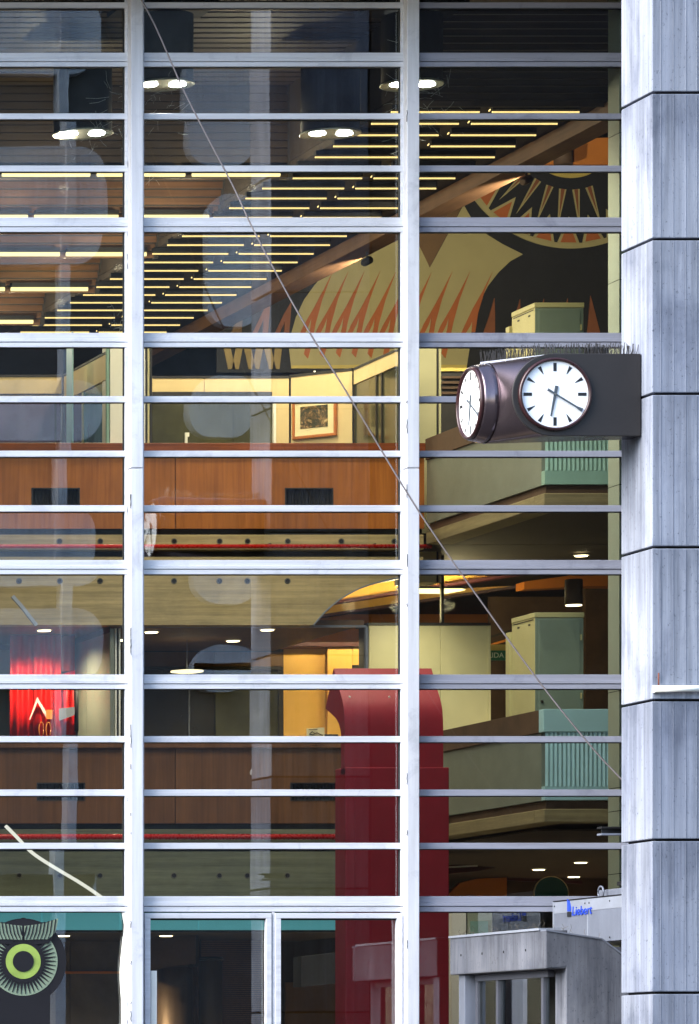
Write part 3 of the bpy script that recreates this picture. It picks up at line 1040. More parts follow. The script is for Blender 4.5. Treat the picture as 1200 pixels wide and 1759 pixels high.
# strip lights along the baffles
cnt = [4, 4, 3, 2, 2]
where = ['next to the baffle end', 'second from the baffle end', 'third from the baffle end', 'fourth from the baffle end']
pr = None
for i, r in enumerate(left_rows):
    for k in range(cnt[i]):
        xe_ = 2886 - 179 * k
        loc = Vector((XP(xe_ - 165), Y(r), ZT))
        lab = f'long yellow strip light under the {nm[i]} baffle, {where[k]}'
        if pr is None:
            t = thing('baffle_light', lab, 'strip light', loc, 'long strip lights under the baffles')
            L = 165 / U
            part('housing', MB().box(loc.x, loc.y - 0.05, ZT + 0.032, loc.x + L, loc.y + 0.06, ZT + 0.08), 'lamp_black', t)
            part('tube', MB().lathe((loc.x, loc.y, ZT), (1, 0, 0), [(0.026, 0), (0.026, L)], 12), 'tube_white', t)
            pr = t
        else:
            c = clone(pr, None, loc)
            c['label'] = lab
    for k in range(2):
        bulb('baffle_lamp', (XP(2886 - 90 - 350 * k), Y(r) - 0.75, ZT - 0.30), 16, (1.0, 0.84, 0.56))

# can lights by the glass
cans = [(279.5, 148, 1.011, 'upper'), (707, 148, 1.011, 'upper'), (142, 232, 1.05, 'lower'), (567, 232, 1.05, 'lower')]
cl_lab = ['black can light with two bright bulbs behind the top of the slim mullion', 'black can light with two bright bulbs behind the wide mullion near the strip lights',
          'large black can light with two bright bulbs beside the slim mullion', 'large black can light with two bright bulbs left of the strip lights']
pr = None
for (px, py, r, _), lab in zip(cans, cl_lab):
    loc = P(px, py, r)
    if pr is None:
        t = thing('can_light', lab, 'can light', loc, 'black can lights by the glass')
        R = 0.315
        part('housing', MB().lathe(loc, (0, 0, 1), [(R, 0.012), (R, 0.74), (R * 0.86, 0.76), (R * 0.86, 0.20), (R * 0.98, 0.02)], 40), 'lamp_black', t)
        part('rim', MB().lathe(loc, (0, 0, 1), [(R * 0.97, 0.011), (R * 1.02, 0.0), (R * 1.045, 0.006), (R * 1.035, 0.022), (R * 1.0, 0.026)], 44), 'lamp_rim', t)
        for dx in (-0.15, 0.15):
            c = loc + Vector((dx, -0.02, 0.035))
            part('bulb', MB().lathe(c, (0, 0, 1), [(0.03, -0.05), (0.085, -0.035), (0.105, 0.0), (0.095, 0.05), (0.05, 0.09)], 20), 'bulb_glow', t)
        part('mount_plate', MB().box(loc.x - 0.5, loc.y - 0.34, loc.z + 0.80, loc.x + 0.5, loc.y + 0.34, loc.z + 0.85), 'lamp_black', t)
        part('stem', MB().tube([loc + Vector((0, 0, 0.76)), loc + Vector((0, 0, 0.80))], 0.1, 12), 'lamp_black', t)
        pr = t
    else:
        c = clone(pr, None, loc)
        c['label'] = lab
    spot('can_lamp', loc + Vector((0, 0, -0.05)), 115, (1.0, 0.95, 0.86), 150, 0.1)

# ================================================================== mural
RM = 1.336
mur = thing('wall_mural', 'big painted mural of a ringed eye and flame-tipped wing in olive, orange and black', 'mural', P(700, 637, RM))


def reg(name, pts, mat, k, n=1):
    return part(name, MB().pprism(pts, RM - 0.00012 * k, 0.02), mat, mur)


reg('backing', [(372, 278), (1062, 278), (1062, 640), (372, 640)], 'mural_black', 0)
wing = [(500, 632), (496.5, 600), (500, 573), (508, 545), (522, 515), (540, 490), (560, 468), (582, 447), (604, 427), (628, 412), (652, 402), (672, 385), (690, 366), (714, 410),
        (738, 460), (757, 425), (796, 352), (815, 385), (836, 403), (862, 419), (898, 437), (876, 449), (856, 468), (838, 491), (825, 516), (815, 545), (809, 573), (806, 600), (801, 632)]
reg('wing', wing, 'mural_olive', 1)
reg('wedge', [(692, 366), (738, 459), (795, 352), (782, 335), (740, 322), (690, 340)], 'mural_brown', 2)
reg('wing_base', [(500, 633), (501, 628), (690, 626), (801, 627), (801, 633)], 'mural_yellow', 2)
for tx, ty in ((571, 468), (598, 467), (626, 466), (653, 466), (680, 467), (707, 468), (741, 468), (777, 466), (807, 467), (846, 467)):
    sgn = [(0, 0), (-17, 33), (-33, 63), (-50, 92), (-59, 112), (-51, 112), (-41, 92), (-36, 78), (-38, 95), (-44, 118), (-49, 140), (-42, 148), (-35, 120), (-29, 88), (-18, 48), (-7, 18)]
    if tx > 830:
        sgn = [(0, 0), (-17, 33), (-34, 63), (-48, 92), (-56, 110), (-49, 110), (-38, 92), (-35, 84), (-36, 104), (-30, 104), (-25, 70), (-14, 34)]
    reg('flame', [(tx + a, ty + b) for a, b in sgn], 'mural_orange', 3)
for tx, ty, mt in ((465, 512, 'mural_rust'), (501, 517, 'mural_rust'), (418, 532, 'mural_brown')):
    reg('small_flame', [(tx, ty), (tx - 14, ty + 24), (tx - 32, ty + 62), (tx - 24, ty + 62), (tx - 12, ty + 36), (tx - 14, ty + 62), (tx - 5, ty + 62), (tx - 2, ty + 25)], mt, 3)
for (a, b) in (((388, 598), (398, 634)), ((414, 590), (404, 634)), ((423, 598), (433, 634)), ((449, 590), (439, 634)), ((456, 592), (468, 634)), ((480, 590), (474, 634))):
    reg('zigzag', [(a[0] - 6, a[1] - 10), (a[0] + 6, a[1] - 10), (b[0] + 6, b[1]), (b[0] - 6, b[1])], 'zigzag_paint', 3)
for tx, ty in ((849, 512), (893, 514), (934, 513), (975, 512), (1014, 508)):
    reg('spike', [(tx, ty), (tx - 10, ty + 34), (tx - 21, ty + 66), (tx + 1, ty + 66), (tx + 1, ty + 30)] if tx < 1000 else [(tx, ty), (tx - 6, ty + 66), (tx + 17, ty + 66), (tx + 8, ty + 30)], 'mural_rust', 3)
EX, EY = 980, 222


def pol(rad, deg): return (EX + rad * math.cos(math.radians(deg)), EY + rad * math.sin(math.radians(deg)))


def arc(r0, r1, a0, a1, n=40):
    return [pol(r0, a0 + (a1 - a0) * i / n) for i in range(n + 1)] + [pol(r1, a1 - (a1 - a0) * i / n) for i in range(n + 1)]


A0, A1 = 66, 151
reg('eye_ring', arc(205, 196, A0, 152), 'mural_olive', 4)
step = 12.6
a = 66.0
while a < 150:
    reg('ray', [pol(197, a - 5.6), pol(197, a + 5.6), pol(150, a)], 'mural_olive', 4)
    reg('ray_core', [pol(195, a - 4.0), pol(195, a + 4.0), pol(160, a)], 'mural_orange', 5)
    b = a + step / 2
    if b < 150:
        reg('inner_ray', [pol(104, b - 3.4), pol(104, b + 3.4), pol(172, b)], 'mural_olive', 4)
        reg('inner_core', [pol(104, b - 1.8), pol(104, b + 1.8), pol(150, b)], 'mural_rust', 5)
    a += step
reg('iris', [pol(84, 40 + 100 * i / 20) for i in range(21)], 'mural_yellow', 4)
sf = thing('soffit_beam', 'orange-brown beam end above the eye of the mural', 'beam', P(980, 283, 1.30))
part('beam_face', MB().pprism([(830, 283), (1060, 283), (1060, 236), (960, 240), (905, 262)], 1.302, 0.35), 'orange_paint', sf)
cd = thing('ceiling_can', 'grey cylinder downlight hanging in front of the orange beam end', 'downlight', P(967, 284, 1.295))
part('housing', MB().lathe(P(967, 284, 1.295), (0, 0, 1), [(0.125, 0), (0.125, 0.24), (0.10, 0.25)], 24), 'brown_wall', cd)

# ================================================================== back gallery, both storeys
RG = 1.156
XG1 = XC - 0.004
tie1 = [103, 173, 300, 378, 426, 495, 587, 678, -30, -110]
tie2 = [104, 173, 300, 378, 426, 495, 34, -40]
st_name = ['upper', 'lower']
for s_i, dy in enumerate((0, 506)):
    stn = st_name[s_i]
    par = thing('wood_parapet', f'{["orange-brown", "shaded brown"][s_i]} wood panel parapet with vent slots on the {stn} gallery', 'parapet', P(380, 908 + dy, RG), 'wood parapets along the gallery')
    xl = -8.9
    part('handrail', MB().box(xl, Y(RG) - 0.06, Z(779 + dy, RG), XG1, Y(RG) + 0.16, Z(762 + dy, RG)), 'coping_wood' if s_i == 0 else 'parapet_wood_shaded', par, 0.006)
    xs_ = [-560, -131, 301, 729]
    pmat = ['parapet_wood', 'parapet_wood_shaded'][s_i]
    cmat = ['beam_concrete', 'beam_concrete_shaded'][s_i]
    vents = [(-384, 837), (54 + 9 * s_i, 837), (489 + 9 * s_i, 837)]
    for a, b in zip(xs_[:-1], xs_[1:]):
        m = MB()
        za, zc = Z(908 + dy, RG), Z(779 + dy, RG)
        xa, xb = X(a, RG) + 0.005, min(X(b, RG) - 0.005, XG1)
        v = [q for q in vents if a < q[0] + 30 < b]
        if v:
            vx0, vx1 = X(v[0][0], RG), X(v[0][0] + 83, RG)
            vz1, vz0 = Z(838 + dy, RG), Z(869 + dy, RG)
            if vx1 > xb - 0.02: vx1 = xb - 0.03
            if vx0 < xa + 0.02: vx0 = xa + 0.03
            m.box(xa, Y(RG), za, vx0, Y(RG) + 0.03, zc)
            m.box(vx1, Y(RG), za, xb, Y(RG) + 0.03, zc)
            m.box(vx0, Y(RG), za, vx1, Y(RG) + 0.03, vz0)
            m.box(vx0, Y(RG), vz1, vx1, Y(RG) + 0.03, zc)
        else:
            m.box(xa, Y(RG), za, xb, Y(RG) + 0.03, zc)
        wp = part('wood_panel', m, pmat, par)
        if v:
            fr = MB()
            for (p, q, e, g) in ((vx0, vx1, vz1 - 0.012, vz1), (vx0, vx1, vz0, vz0 + 0.012), (vx0, vx0 + 0.012, vz0 + .0125, vz1 - .0125), (vx1 - 0.012, vx1, vz0 + .0125, vz1 - .0125)):
                fr.box(p, Y(RG) - 0.008, e, q, Y(RG) + 0.02, g)
            part('vent_frame', fr, 'dark_frame', wp)
            lv = MB()
            for k in range(14):
                xx = vx0 + (vx1 - vx0) * (k + 0.5) / 14
                lv.box(xx - 0.004, Y(RG) + 0.06, vz0, xx + 0.004, Y(RG) + 0.1, vz1)
            part('vent_fins', lv, 'lamp_black', wp)
    part('back_board', MB().box(xl, Y(RG) + 0.12, Z(908 + dy, RG), XG1, Y(RG) + 0.14, Z(781 + dy, RG)), 'dark_wall', par)

    bm_ = thing('concrete_beam', f'board-marked concrete edge beam with bolt holes under the {stn} gallery parapet', 'concrete beam', P(380, 1073 + dy, RG), 'concrete edge beams of the galleries')
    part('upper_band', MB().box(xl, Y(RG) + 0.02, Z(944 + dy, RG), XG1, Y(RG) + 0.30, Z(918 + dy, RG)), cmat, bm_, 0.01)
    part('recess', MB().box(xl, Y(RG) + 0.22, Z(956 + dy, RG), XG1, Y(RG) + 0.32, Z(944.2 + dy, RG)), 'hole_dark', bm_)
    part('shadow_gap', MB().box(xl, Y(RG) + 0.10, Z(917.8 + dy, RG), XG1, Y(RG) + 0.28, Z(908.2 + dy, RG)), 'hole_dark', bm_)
    yb = Y(RG) + 0.03
    if s_i == 0:
        pts = [(-560, 956), (728, 956), (728, 985), (712, 986), (690, 990), (664, 995), (640, 1001), (618, 1009), (600, 1018), (584, 1028), (570, 1039), (558, 1050), (547, 1062), (538, 1073), (-560, 1073)]
        edge = pts[2:14]
    else:
        pts = [(-560, 956), (728, 956), (728, 1060), (-560, 1060)]
        edge = None
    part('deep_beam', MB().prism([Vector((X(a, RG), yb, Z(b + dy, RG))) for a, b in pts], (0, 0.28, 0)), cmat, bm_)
    if edge:
        tr = MB()
        for (p, q) in zip(edge[:-1], edge[1:]):
            a0 = Vector((X(p[0], RG), yb - 0.012, Z(p[1], RG))); b0 = Vector((X(q[0], RG), yb - 0.012, Z(q[1], RG)))
            nn = (b0 - a0).cross(Vector((0, 1, 0))).normalized() * 0.018
            tr.hexa([a0, b0, b0 + nn, a0 + nn], [v + Vector((0, 0.30, 0)) for v in (a0, b0, b0 + nn, a0 + nn)])
        part('edge_trim', tr, 'galvanised', bm_)
    hole = ring = None
    for (lst, yy, yo) in ((tie1, 929.5, Y(RG) + 0.02), (tie2, 997.5, yb)):
        for hx in lst:
            c = Vector((X(hx, RG), yo, Z(yy + dy, RG)))
            m = MB().lathe(c, (0, -1, 0), [(0.026, 0.001), (0.030, 0.006), (0.036, 0.006), (0.038, 0.0)], 16)
            h = part('bolt_hole', m, 'hole_ring', bm_)
            part('hole_core', MB().lathe(c, (0, -1, 0), [(0.026, -0.01), (0.026, 0.002)], 14), 'joint_dark', h)
    yp = 939.5 + dy if s_i == 0 else 1437.5
    rp = 0.026 if s_i == 0 else 0.034
    pipe = thing('red_pipe', f'{"thin" if s_i == 0 else "thick"} red painted pipe along the {stn} gallery edge beam', 'pipe', P(400, yp, RG), 'red pipes along the galleries')
    part('pipe', MB().tube([Vector((xl, Y(RG) - 0.06, Z(yp, RG))), Vector((XG1 + 0.06, Y(RG) - 0.06, Z(yp, RG)))], rp, 12), 'red_paint', pipe)
    for hx in (-60, 215, 460, 640):
        part('pipe_clip', MB().box(X(hx, RG), Y(RG) - 0.062, Z(yp, RG) + rp * 0.5, X(hx + 3, RG), Y(RG) + 0.018, Z(yp, RG) + rp + 0.012), 'dark_frame', pipe)

# ================================================================== side gallery, both storeys
RS = 1.079


def side_z(py): return Z(py, RS)


for s_i, dy in enumerate((-542, 0)):
    stn = st_name[s_i]
    sg = thing('side_parapet', f'green metal parapet with brown top rail on the {stn} side gallery', 'parapet', (XC, Y(RS), side_z(1374 + dy)), 'green side gallery parapets')
    xr = 10.3
    z0, z1, z2, z3 = side_z(1218 + dy), side_z(1257 + dy), side_z(1350 + dy), side_z(1374 + dy)
    yf, yk = Y(RS), Y(RG) - 0.07
    part('front_rail', MB().box(XC - 0.02, yf - 0.02, z1, xr, yf + 0.13, z0), 'teal_panel' if s_i else 'green_panel', sg, 0.004)
    part('side_rail', MB().box(XC - 0.02, yf + 0.132, z1, XC + 0.13, yk, z0), 'brown_wall', sg, 0.004)
    cor = MB()
    n = 270
    vs = []
    for i in range(n + 1):
        xx = XC + 0.012 + (xr - XC) * i / n
        vs += [(xx, yf + (0.0 if i % 2 else 0.013), z2), (xx, yf + (0.0 if i % 2 else 0.013), z1 - 0.003)]
    cor.add(vs, [(2 * i, 2 * i + 2, 2 * i + 3, 2 * i + 1) for i in range(n)])
    o = part('corrugated_sheet', cor, 'teal_panel' if s_i else 'green_panel', sg, recalc=False)
    md = o.modifiers.new('thick', 'SOLIDIFY'); md.thickness = 0.01; md.offset = 1
    part('lower_strip', MB().box(XC, yf - 0.006, z3, xr, yf + 0.1, z2 - 0.002), 'teal_panel' if s_i else 'green_panel', sg)
    part('side_panel', MB().box(XC, yf + 0.102, z3, XC + 0.1, yk, z1 - 0.002), 'grey_green', sg)
    sbm = thing('side_beam', f'concrete edge beam carrying the {stn} side gallery', 'concrete beam', (XC, Y(RS), side_z(1412 + dy)), 'concrete edge beams of the side galleries')
    zb0, zb1, zb2 = side_z(1375 + dy), side_z(1389 + dy), side_z(1412 + dy)
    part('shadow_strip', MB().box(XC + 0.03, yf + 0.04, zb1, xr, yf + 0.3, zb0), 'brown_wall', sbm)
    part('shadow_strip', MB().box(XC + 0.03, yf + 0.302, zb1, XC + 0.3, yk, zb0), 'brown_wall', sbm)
    part('front_beam', MB().box(XC - 0.01, yf - 0.015, zb2, xr, yf + 0.3, zb1 - 0.002), 'side_concrete', sbm, 0.008)
    part('side_face', MB().box(XC - 0.01, yf + 0.302, zb2, XC + 0.3, yk, zb1 - 0.002), 'side_concrete', sbm, 0.008)
    part('soffit', MB().box(XC + 0.301, yf + 0.301, zb2 + 0.06, xr, yk, zb2 + 0.10), 'dark_ceiling', sbm)

# lockers on the side galleries
rl0 = 1.0996
for s_i, dy in enumerate((-532, 0)):
    stn = st_name[s_i]
    zf = 8.424 if s_i == 0 else 4.824
    lk = thing('steel_locker', f'tall {"yellow-lit" if s_i == 0 else "green-grey"} steel locker behind the {stn} side parapet', 'locker', Vector((X(960, rl0), Y(rl0), zf)), 'steel lockers on the side galleries')
    xa, xb = X(918, rl0), X(1002, rl0)
    ztp = Z(1052 + dy, rl0)
    y1 = Y(rl0 * 1.0130)
    part('body', MB().box(xa, Y(rl0), zf, xb, y1, ztp - 0.06), 'locker_paint', lk, 0.006)
    part('lid', MB().box(xa - 0.006, Y(rl0) - 0.008, ztp - 0.058, xb + 0.006, y1, ztp), 'locker_paint', lk, 0.006)
    part('front', MB().box(xa + 0.004, Y(rl0) - 0.004, zf + 0.03, xb - 0.004, Y(rl0) + 0.01, ztp - 0.062), 'locker_shaded', lk, 0.003)
    d = part('door', MB().box(X(924.5, rl0), Y(rl0) - 0.014, zf + 0.1, X(995.5, rl0), Y(rl0) - 0.001, Z(1064 + dy, rl0)), 'locker_shaded', lk, 0.004)
    part('hinge', MB().box(X(995.7, rl0), Y(rl0) - 0.022, Z(1100 + dy, rl0), X(998, rl0), Y(rl0) - 0.001, Z(1090 + dy, rl0)), 'locker_paint', d)
    part('hinge', MB().box(X(995.7, rl0), Y(rl0) - 0.022, Z(1200 + dy, rl0), X(998, rl0), Y(rl0) - 0.001, Z(1190 + dy, rl0)), 'locker_paint', d)
    part('lock', MB().lathe((X(929.5, rl0), Y(rl0) - 0.014, Z(1205 + dy, rl0)), (0, -1, 0), [(0.016, 0), (0.014, 0.02)], 12), 'dark_frame', d)
    part('side_seam', MB().box(xa - 0.004, Y(rl0) + 0.04, ztp - 0.085, xa + 0.004, y1 - 0.04, ztp - 0.075), 'dark_frame', lk)
    for q in (0.15, 0.62):
        part('side_vent', MB().box(xa - 0.004, Y(rl0) + q * (y1 - Y(rl0)) + 0.03, ztp - 0.14, xa + 0.004, Y(rl0) + q * (y1 - Y(rl0)) + 0.09, ztp - 0.12), 'dark_frame', lk)
    part('back_leaf', MB().box(xa - 0.03, y1 + 0.004, zf, xa + 0.2, y1 + 0.12, ztp - 0.16), 'locker_paint', lk, 0.004)

# ================================================================== upper gallery rooms
ZU = 8.424
RPU = 1.20


def px_on(rr):  # photo x of the plan line square to the glass through (px, r)
    return None


def perp_quad(px0, r0, px1, py0t, py0b, th=0.04):
    """Wall square to the glass: from photo x px0 at depth r0 forward to photo x px1; heights read at px0."""
    xx = X(px0, r0)
    r1 = (xx - CAM.x) * U / (px1 - XV)
    return xx, Y(r1), Y(r0), Z(py0b, r0), Z(py0t, r0), r1


op = thing('office_partition', 'low cream partition with glazed doors on the left of the upper gallery', 'partition', (X(107, RPU), Y(RPU), ZU))
xl = -8.9
zt_, zh = Z(648, RPU), Z(676, RPU)
part('header', MB().box(xl, Y(RPU), zh, X(106, RPU), Y(RPU) + 0.05, zt_), 'cream_panel', op)
part('header_line', MB().box(xl, Y(RPU) - 0.004, Z(682.5, RPU), X(106, RPU), Y(RPU) + 0.04, zh - 0.03), 'cream_panel', op)
part('top_trim', MB().box(xl, Y(RPU) - 0.01, zt_ + 0.002, X(106, RPU), Y(RPU) + 0.06, zt_ + 0.03), 'dark_frame', op)
part('door_pane', MB().box(xl, Y(RPU) + 0.01, ZU, X(94, RPU), Y(RPU) + 0.03, Z(684, RPU)), 'purple_glass', op)
part('door_pane', MB().box(X(98, RPU), Y(RPU) + 0.01, ZU, X(104, RPU), Y(RPU) + 0.03, Z(684, RPU)), 'purple_glass', op)
part('glass_fin', MB().box(X(95, 1.19), Y(1.175), ZU, X(95, 1.19) + 0.018, Y(1.18), Z(570, 1.175)), 'teal_panel', op)
part('corner_post', MB().box(X(106.3, RPU), Y(RPU) - 0.02, ZU, X(108, RPU), Y(RPU) + 0.06, zt_), 'dark_frame', op)
xx, ya, yb_, z0, z1, r1 = perp_quad(108.5, RPU, 186, 648, 690)
part('side_header', MB().box(xx, ya, z0, xx + 0.05, yb_ - 0.03, z1), 'cream_panel', op)
part('side_trim', MB().box(xx - 0.008, ya, z1 + 0.002, xx + 0.06, yb_ - 0.03, z1 + 0.03), 'dark_frame', op)
ym = ya + (yb_ - ya) * 0.57
part('side_pane', MB().box(xx + 0.015, ya, ZU, xx + 0.035, ym - 0.03, z0 - 0.02), 'teal_glass', op)
part('side_pane', MB().box(xx + 0.015, ym + 0.03, ZU, xx + 0.035, yb_ - 0.05, z0 - 0.02), 'purple_glass', op)
part('side_post', MB().box(xx, ym - 0.028, ZU, xx + 0.05, ym + 0.028, z0 - 0.005), 'cupboard_cream', op)
part('sill', MB().box(xl, Y(RG) + 0.17, Z(762.5, RG), xx + 0.02, Y(RG) + 0.22, Z(757.5, RG)), 'white_panel', op)
rcol = 1.1595
colm = thing('white_column', 'cream-white boxed column behind the slim mullion on the upper gallery', 'column', (X(215, rcol), Y(rcol), ZU))
part('face', MB().pbox(189, 590, 249.5, 940, rcol, 0.35), 'white_panel', colm, 0.004)
part('edge_strip', MB().pbox(183.2, 590, 187.4, 940, rcol, 0.05), 'green_panel', colm)
part('edge_strip', MB().pbox(251.5, 590, 253, 940, rcol, 0.05), 'dark_frame', colm)
part('edge_strip', MB().pbox(253.4, 590, 256.5, 940, rcol, 0.05), 'cupboard_cream', colm)
part('edge_strip', MB().pbox(257.5, 590, 261, 940, rcol, 0.08), 'dark_frame', colm)

sp_ = thing('shop_partition', 'glazed cream partition with long header across the middle of the upper gallery', 'partition', (X(365, RPU), Y(RPU), ZU))
part('header', MB().box(X(262, RPU), Y(RPU), Z(673, RPU), X(350, RPU), Y(RPU) + 0.05, Z(650, RPU)), 'cream_panel', sp_)
part('header', MB().box(X(351, RPU), Y(RPU), Z(673, RPU), X(467, RPU), Y(RPU) + 0.05, Z(650, RPU)), 'cream_panel', sp_)
part('top_trim', MB().box(X(262, RPU), Y(RPU) - 0.01, Z(650, RPU) + 0.002, X(497, RPU), Y(RPU) + 0.06, Z(646, RPU)), 'dark_frame', sp_)
part('door_head', MB().box(X(262, RPU), Y(RPU) - 0.004, Z(681, RPU), X(467, RPU), Y(RPU) + 0.045, Z(673, RPU) - 0.003), 'dark_frame', sp_)
for a, b in ((262, 400), (401, 467)):
    part('door_pane', MB().box(X(a, RPU), Y(RPU) + 0.01, ZU, X(b, RPU), Y(RPU) + 0.03, Z(681, RPU) - 0.003), 'olive_glass', sp_)
part('wall_panel', MB().box(X(474, RPU), Y(RPU), ZU, X(496, RPU), Y(RPU) + 0.05, Z(650, RPU)), 'cream_panel', sp_)
part('wall_panel', MB().box(X(467.3, RPU), Y(RPU) + 0.001, Z(690, RPU), X(473.8, RPU), Y(RPU) + 0.05, Z(650, RPU)), 'cream_panel', sp_)
part('jamb', MB().box(X(469.5, RPU), Y(RPU) - 0.012, ZU, X(473.5, RPU), Y(RPU) + 0.05, Z(690, RPU) - 0.003), 'white_panel', sp_)
part('door_handle', MB().prism([P(318, 743, RPU - 0.001), P(325, 743, RPU - 0.001), P(325, 750, RPU - 0.001), P(322, 750, RPU - 0.001), P(322, 768, RPU - 0.001), P(318, 768, RPU - 0.001)], (0, 0.03, 0)), 'white_paint', sp_)
r605 = RPU * (YH - 649) / (YH - 637)
pA, pB = (X(497.5, RPU), Y(RPU)), (X(604.5, r605), Y(r605))
zt_ = Z(649, RPU)


def wall_between(a, b, z0, z1, th, lift=0.0):
    d = Vector((b[0] - a[0], b[1] - a[1], 0)); n = Vector((d.y, -d.x, 0)).normalized()
    p = [Vector((a[0], a[1], z0)), Vector((b[0], b[1], z0)), Vector((b[0], b[1], z1)), Vector((a[0], a[1], z1))]
    return MB().prism([q + n * lift for q in p], -n * th)


pw = thing('picture_wall', 'angled cream wall panel that carries the framed picture on the upper gallery', 'wall panel', (pA[0], pA[1], ZU))
part('panel', wall_between(pA, pB, ZU, zt_, 0.06), 'cream_panel', pw)
part('top_trim', wall_between(pA, pB, zt_ + 0.002, zt_ + 0.035, 0.07, 0.008), 'dark_frame', pw)
part('edge_post', wall_between(pA, (pA[0] + 0.012, pA[1]), ZU, zt_, 0.02, 0.012), 'dark_frame', pw)
part('edge_post', wall_between((pB[0] + 0.003, pB[1]), (pB[0] + 0.022, pB[1]), ZU, zt_, 0.03, 0.012), 'dark_frame', pw)
part('pin', MB().lathe((pA[0] + 0.30, pA[1] - 0.05, zt_ - 0.01), (0, 0, 1), [(0.012, 0), (0.012, 0.09)], 8), 'white_paint', pw)


def on_wall(a, b, px):
    """Plan point on the wall a-b seen at photo x px."""
    dx, dy = b[0] - a[0], b[1] - a[1]
    lo, hi = -0.5, 1.5
    for _ in range(50):
        t = (lo + hi) / 2
        x, y = a[0] + dx * t, a[1] + dy * t
        q = XV + (x - CAM.x) * U / (y / DIST + 1)
        if q < px: lo = t
        else: hi = t
    return x, y


fpic = thing('framed_picture', 'small dark landscape print in a wide mat and wood frame on the angled cream wall', 'picture', (*on_wall(pA, pB, 540), Z(730, 1.19)))


def wz(py, pt): return Z(py, pt[1] / DIST + 1)


a, b = on_wall(pA, pB, 505), on_wall(pA, pB, 580)
zt0, zb0 = wz(690, a), wz(756, a)
wdt = 0.012
for nm_, (q0, q1, e, g) in (('frame_rail', (505, 580, zb0, zb0 + 0.035)), ('frame_rail', (505, 580, zt0 - 0.035, zt0)), ('frame_stile', (505, 508.8, zb0 + .0355, zt0 - .0355)), ('frame_stile', (576, 580, zb0 + .0355, zt0 - .0355))):
    part(nm_, wall_between(on_wall(pA, pB, q0), on_wall(pA, pB, q1), e, g, 0.05, 0.055), 'frame_wood', fpic, 0.003)
part('mat', wall_between(on_wall(pA, pB, 509), on_wall(pA, pB, 575.8), zb0 + 0.036, zt0 - 0.036, 0.01, 0.04), 'paper', fpic)
m_, nt_, b_ = new_mat('print')
f_ = noise(nt_, (9, 9, 9), 8, 0.75, 1.5)
nt_.links.new(ramp(nt_, f_, [(0.36, lin((34, 40, 26))), (0.48, lin((62, 56, 34))), (0.56, lin((128, 98, 60))), (0.66, lin((200, 176, 130)))]), b_.inputs['Base Color'])
part('print', wall_between(on_wall(pA, pB, 518.5), on_wall(pA, pB, 565.5), wz(739, a), wz(701.5, a), 0.004, 0.046), 'print', fpic)

xx, ya, yb_, z0, z1, r1 = perp_quad(606.5, r605, 679, 637, 661)
sw = thing('side_partition', 'glazed partition running towards the glass right of the framed picture', 'partition', (xx, ya, ZU))
ymid = ya + (yb_ - ya) * 0.46
part('header', MB().box(xx, ya, z0, xx + 0.05, ymid - 0.004, z1), 'cream_panel', sw)
part('header', MB().box(xx, ymid + 0.004, z0, xx + 0.05, yb_, z1), 'cream_panel', sw)
part('top_trim', MB().box(xx - 0.008, ya, z1 + 0.002, xx + 0.06, yb_, z1 + 0.03), 'dark_frame', sw)
part('pane', MB().box(xx + 0.015, ya, ZU, xx + 0.03, ymid - 0.02, z0 - 0.01), 'olive_glass', sw)
part('pane', MB().box(xx + 0.015, ymid + 0.02, ZU, xx + 0.03, yb_, z0 - 0.01), 'olive_glass', sw)
part('post', MB().box(xx, ymid - 0.018, ZU, xx + 0.045, ymid + 0.018, z0 - 0.004), 'dark_frame', sw)
part('post', MB().box(xx - 0.004, ya + 0.5, ZU, xx + 0.02, ya + 0.53, z0 - 0.004), 'dark_frame', sw)

# cream cupboards
rcu = 1.177
cu = thing('cream_cupboard', 'tall cream cupboard with dark edge strips behind the wide mullion on the upper gallery', 'cupboard', (X(735, rcu), Y(rcu), ZU))
part('body', MB().pbox(698, 579.5, 749.5, 1000, rcu, 0.45), 'cupboard_cream', cu, 0.004)
part('lid', MB().pbox(697, 574.5, 757.5, 579.2, rcu - 0.0004, 0.5), 'dark_frame', cu)
part('edge_strip', MB().pbox(750, 579.6, 753.2, 1000, rcu + 0.0003, 0.44), 'dark_frame', cu)
part('edge_strip', MB().pbox(753.6, 579.6, 757.2, 1000, rcu, 0.45), 'cupboard_cream', cu)
lv = thing('louvre_unit', 'dark low louvred unit behind the left clock dial', 'ventilation unit', P(780, 690, 1.24))
part('body', MB().pbox(758, 638, 850, 780, 1.24, 0.4), 'dark_wall', lv)
for k in range(5):
    part('fin', MB().pbox(760, 646 + 9 * k, 848, 650 + 9 * k, 1.2385, 0.05), 'brown_wall', lv)
part('top', MB().pbox(757, 632, 851, 637.6, 1.239, 0.45), 'mural_yellow', lv)

# ================================================================== lower gallery rooms
ZL = 4.824
RBK = 1.232
XJ = XP((632 - XV) * 1.16)
struct('room_ceiling', MB().box(-8.9, Y(1.163), 7.30, XJ, Y(1.26), 7.36), 'brown_ceiling')
part_rail = thing('room_front_rail', 'slim pale metal rail along the foot of the concrete beam over the lower rooms', 'rail', P(420, 1075, 1.161))
part('rail', MB().box(X(206, 1.161), Y(1.161), Z(1077.5, 1.161), XJ, Y(1.161) + 0.05, Z(1073.8, 1.161)), 'galvanised', part_rail)
part('end_post', MB().box(X(627.6, 1.161), Y(1.161), ZL, X(632.4, 1.161), Y(1.161) + 0.06, Z(1077.6, 1.161)), 'galvanised', part_rail)
lp = thing('lower_partition', 'brown and dark glazed room front at the back of the lower gallery', 'partition', (X(370, RBK), Y(RBK), ZL))
xs_ = [(-300, 40), (40.6, 143), (143.6, 249), (249.8, 368), (368.8, 486.5)]
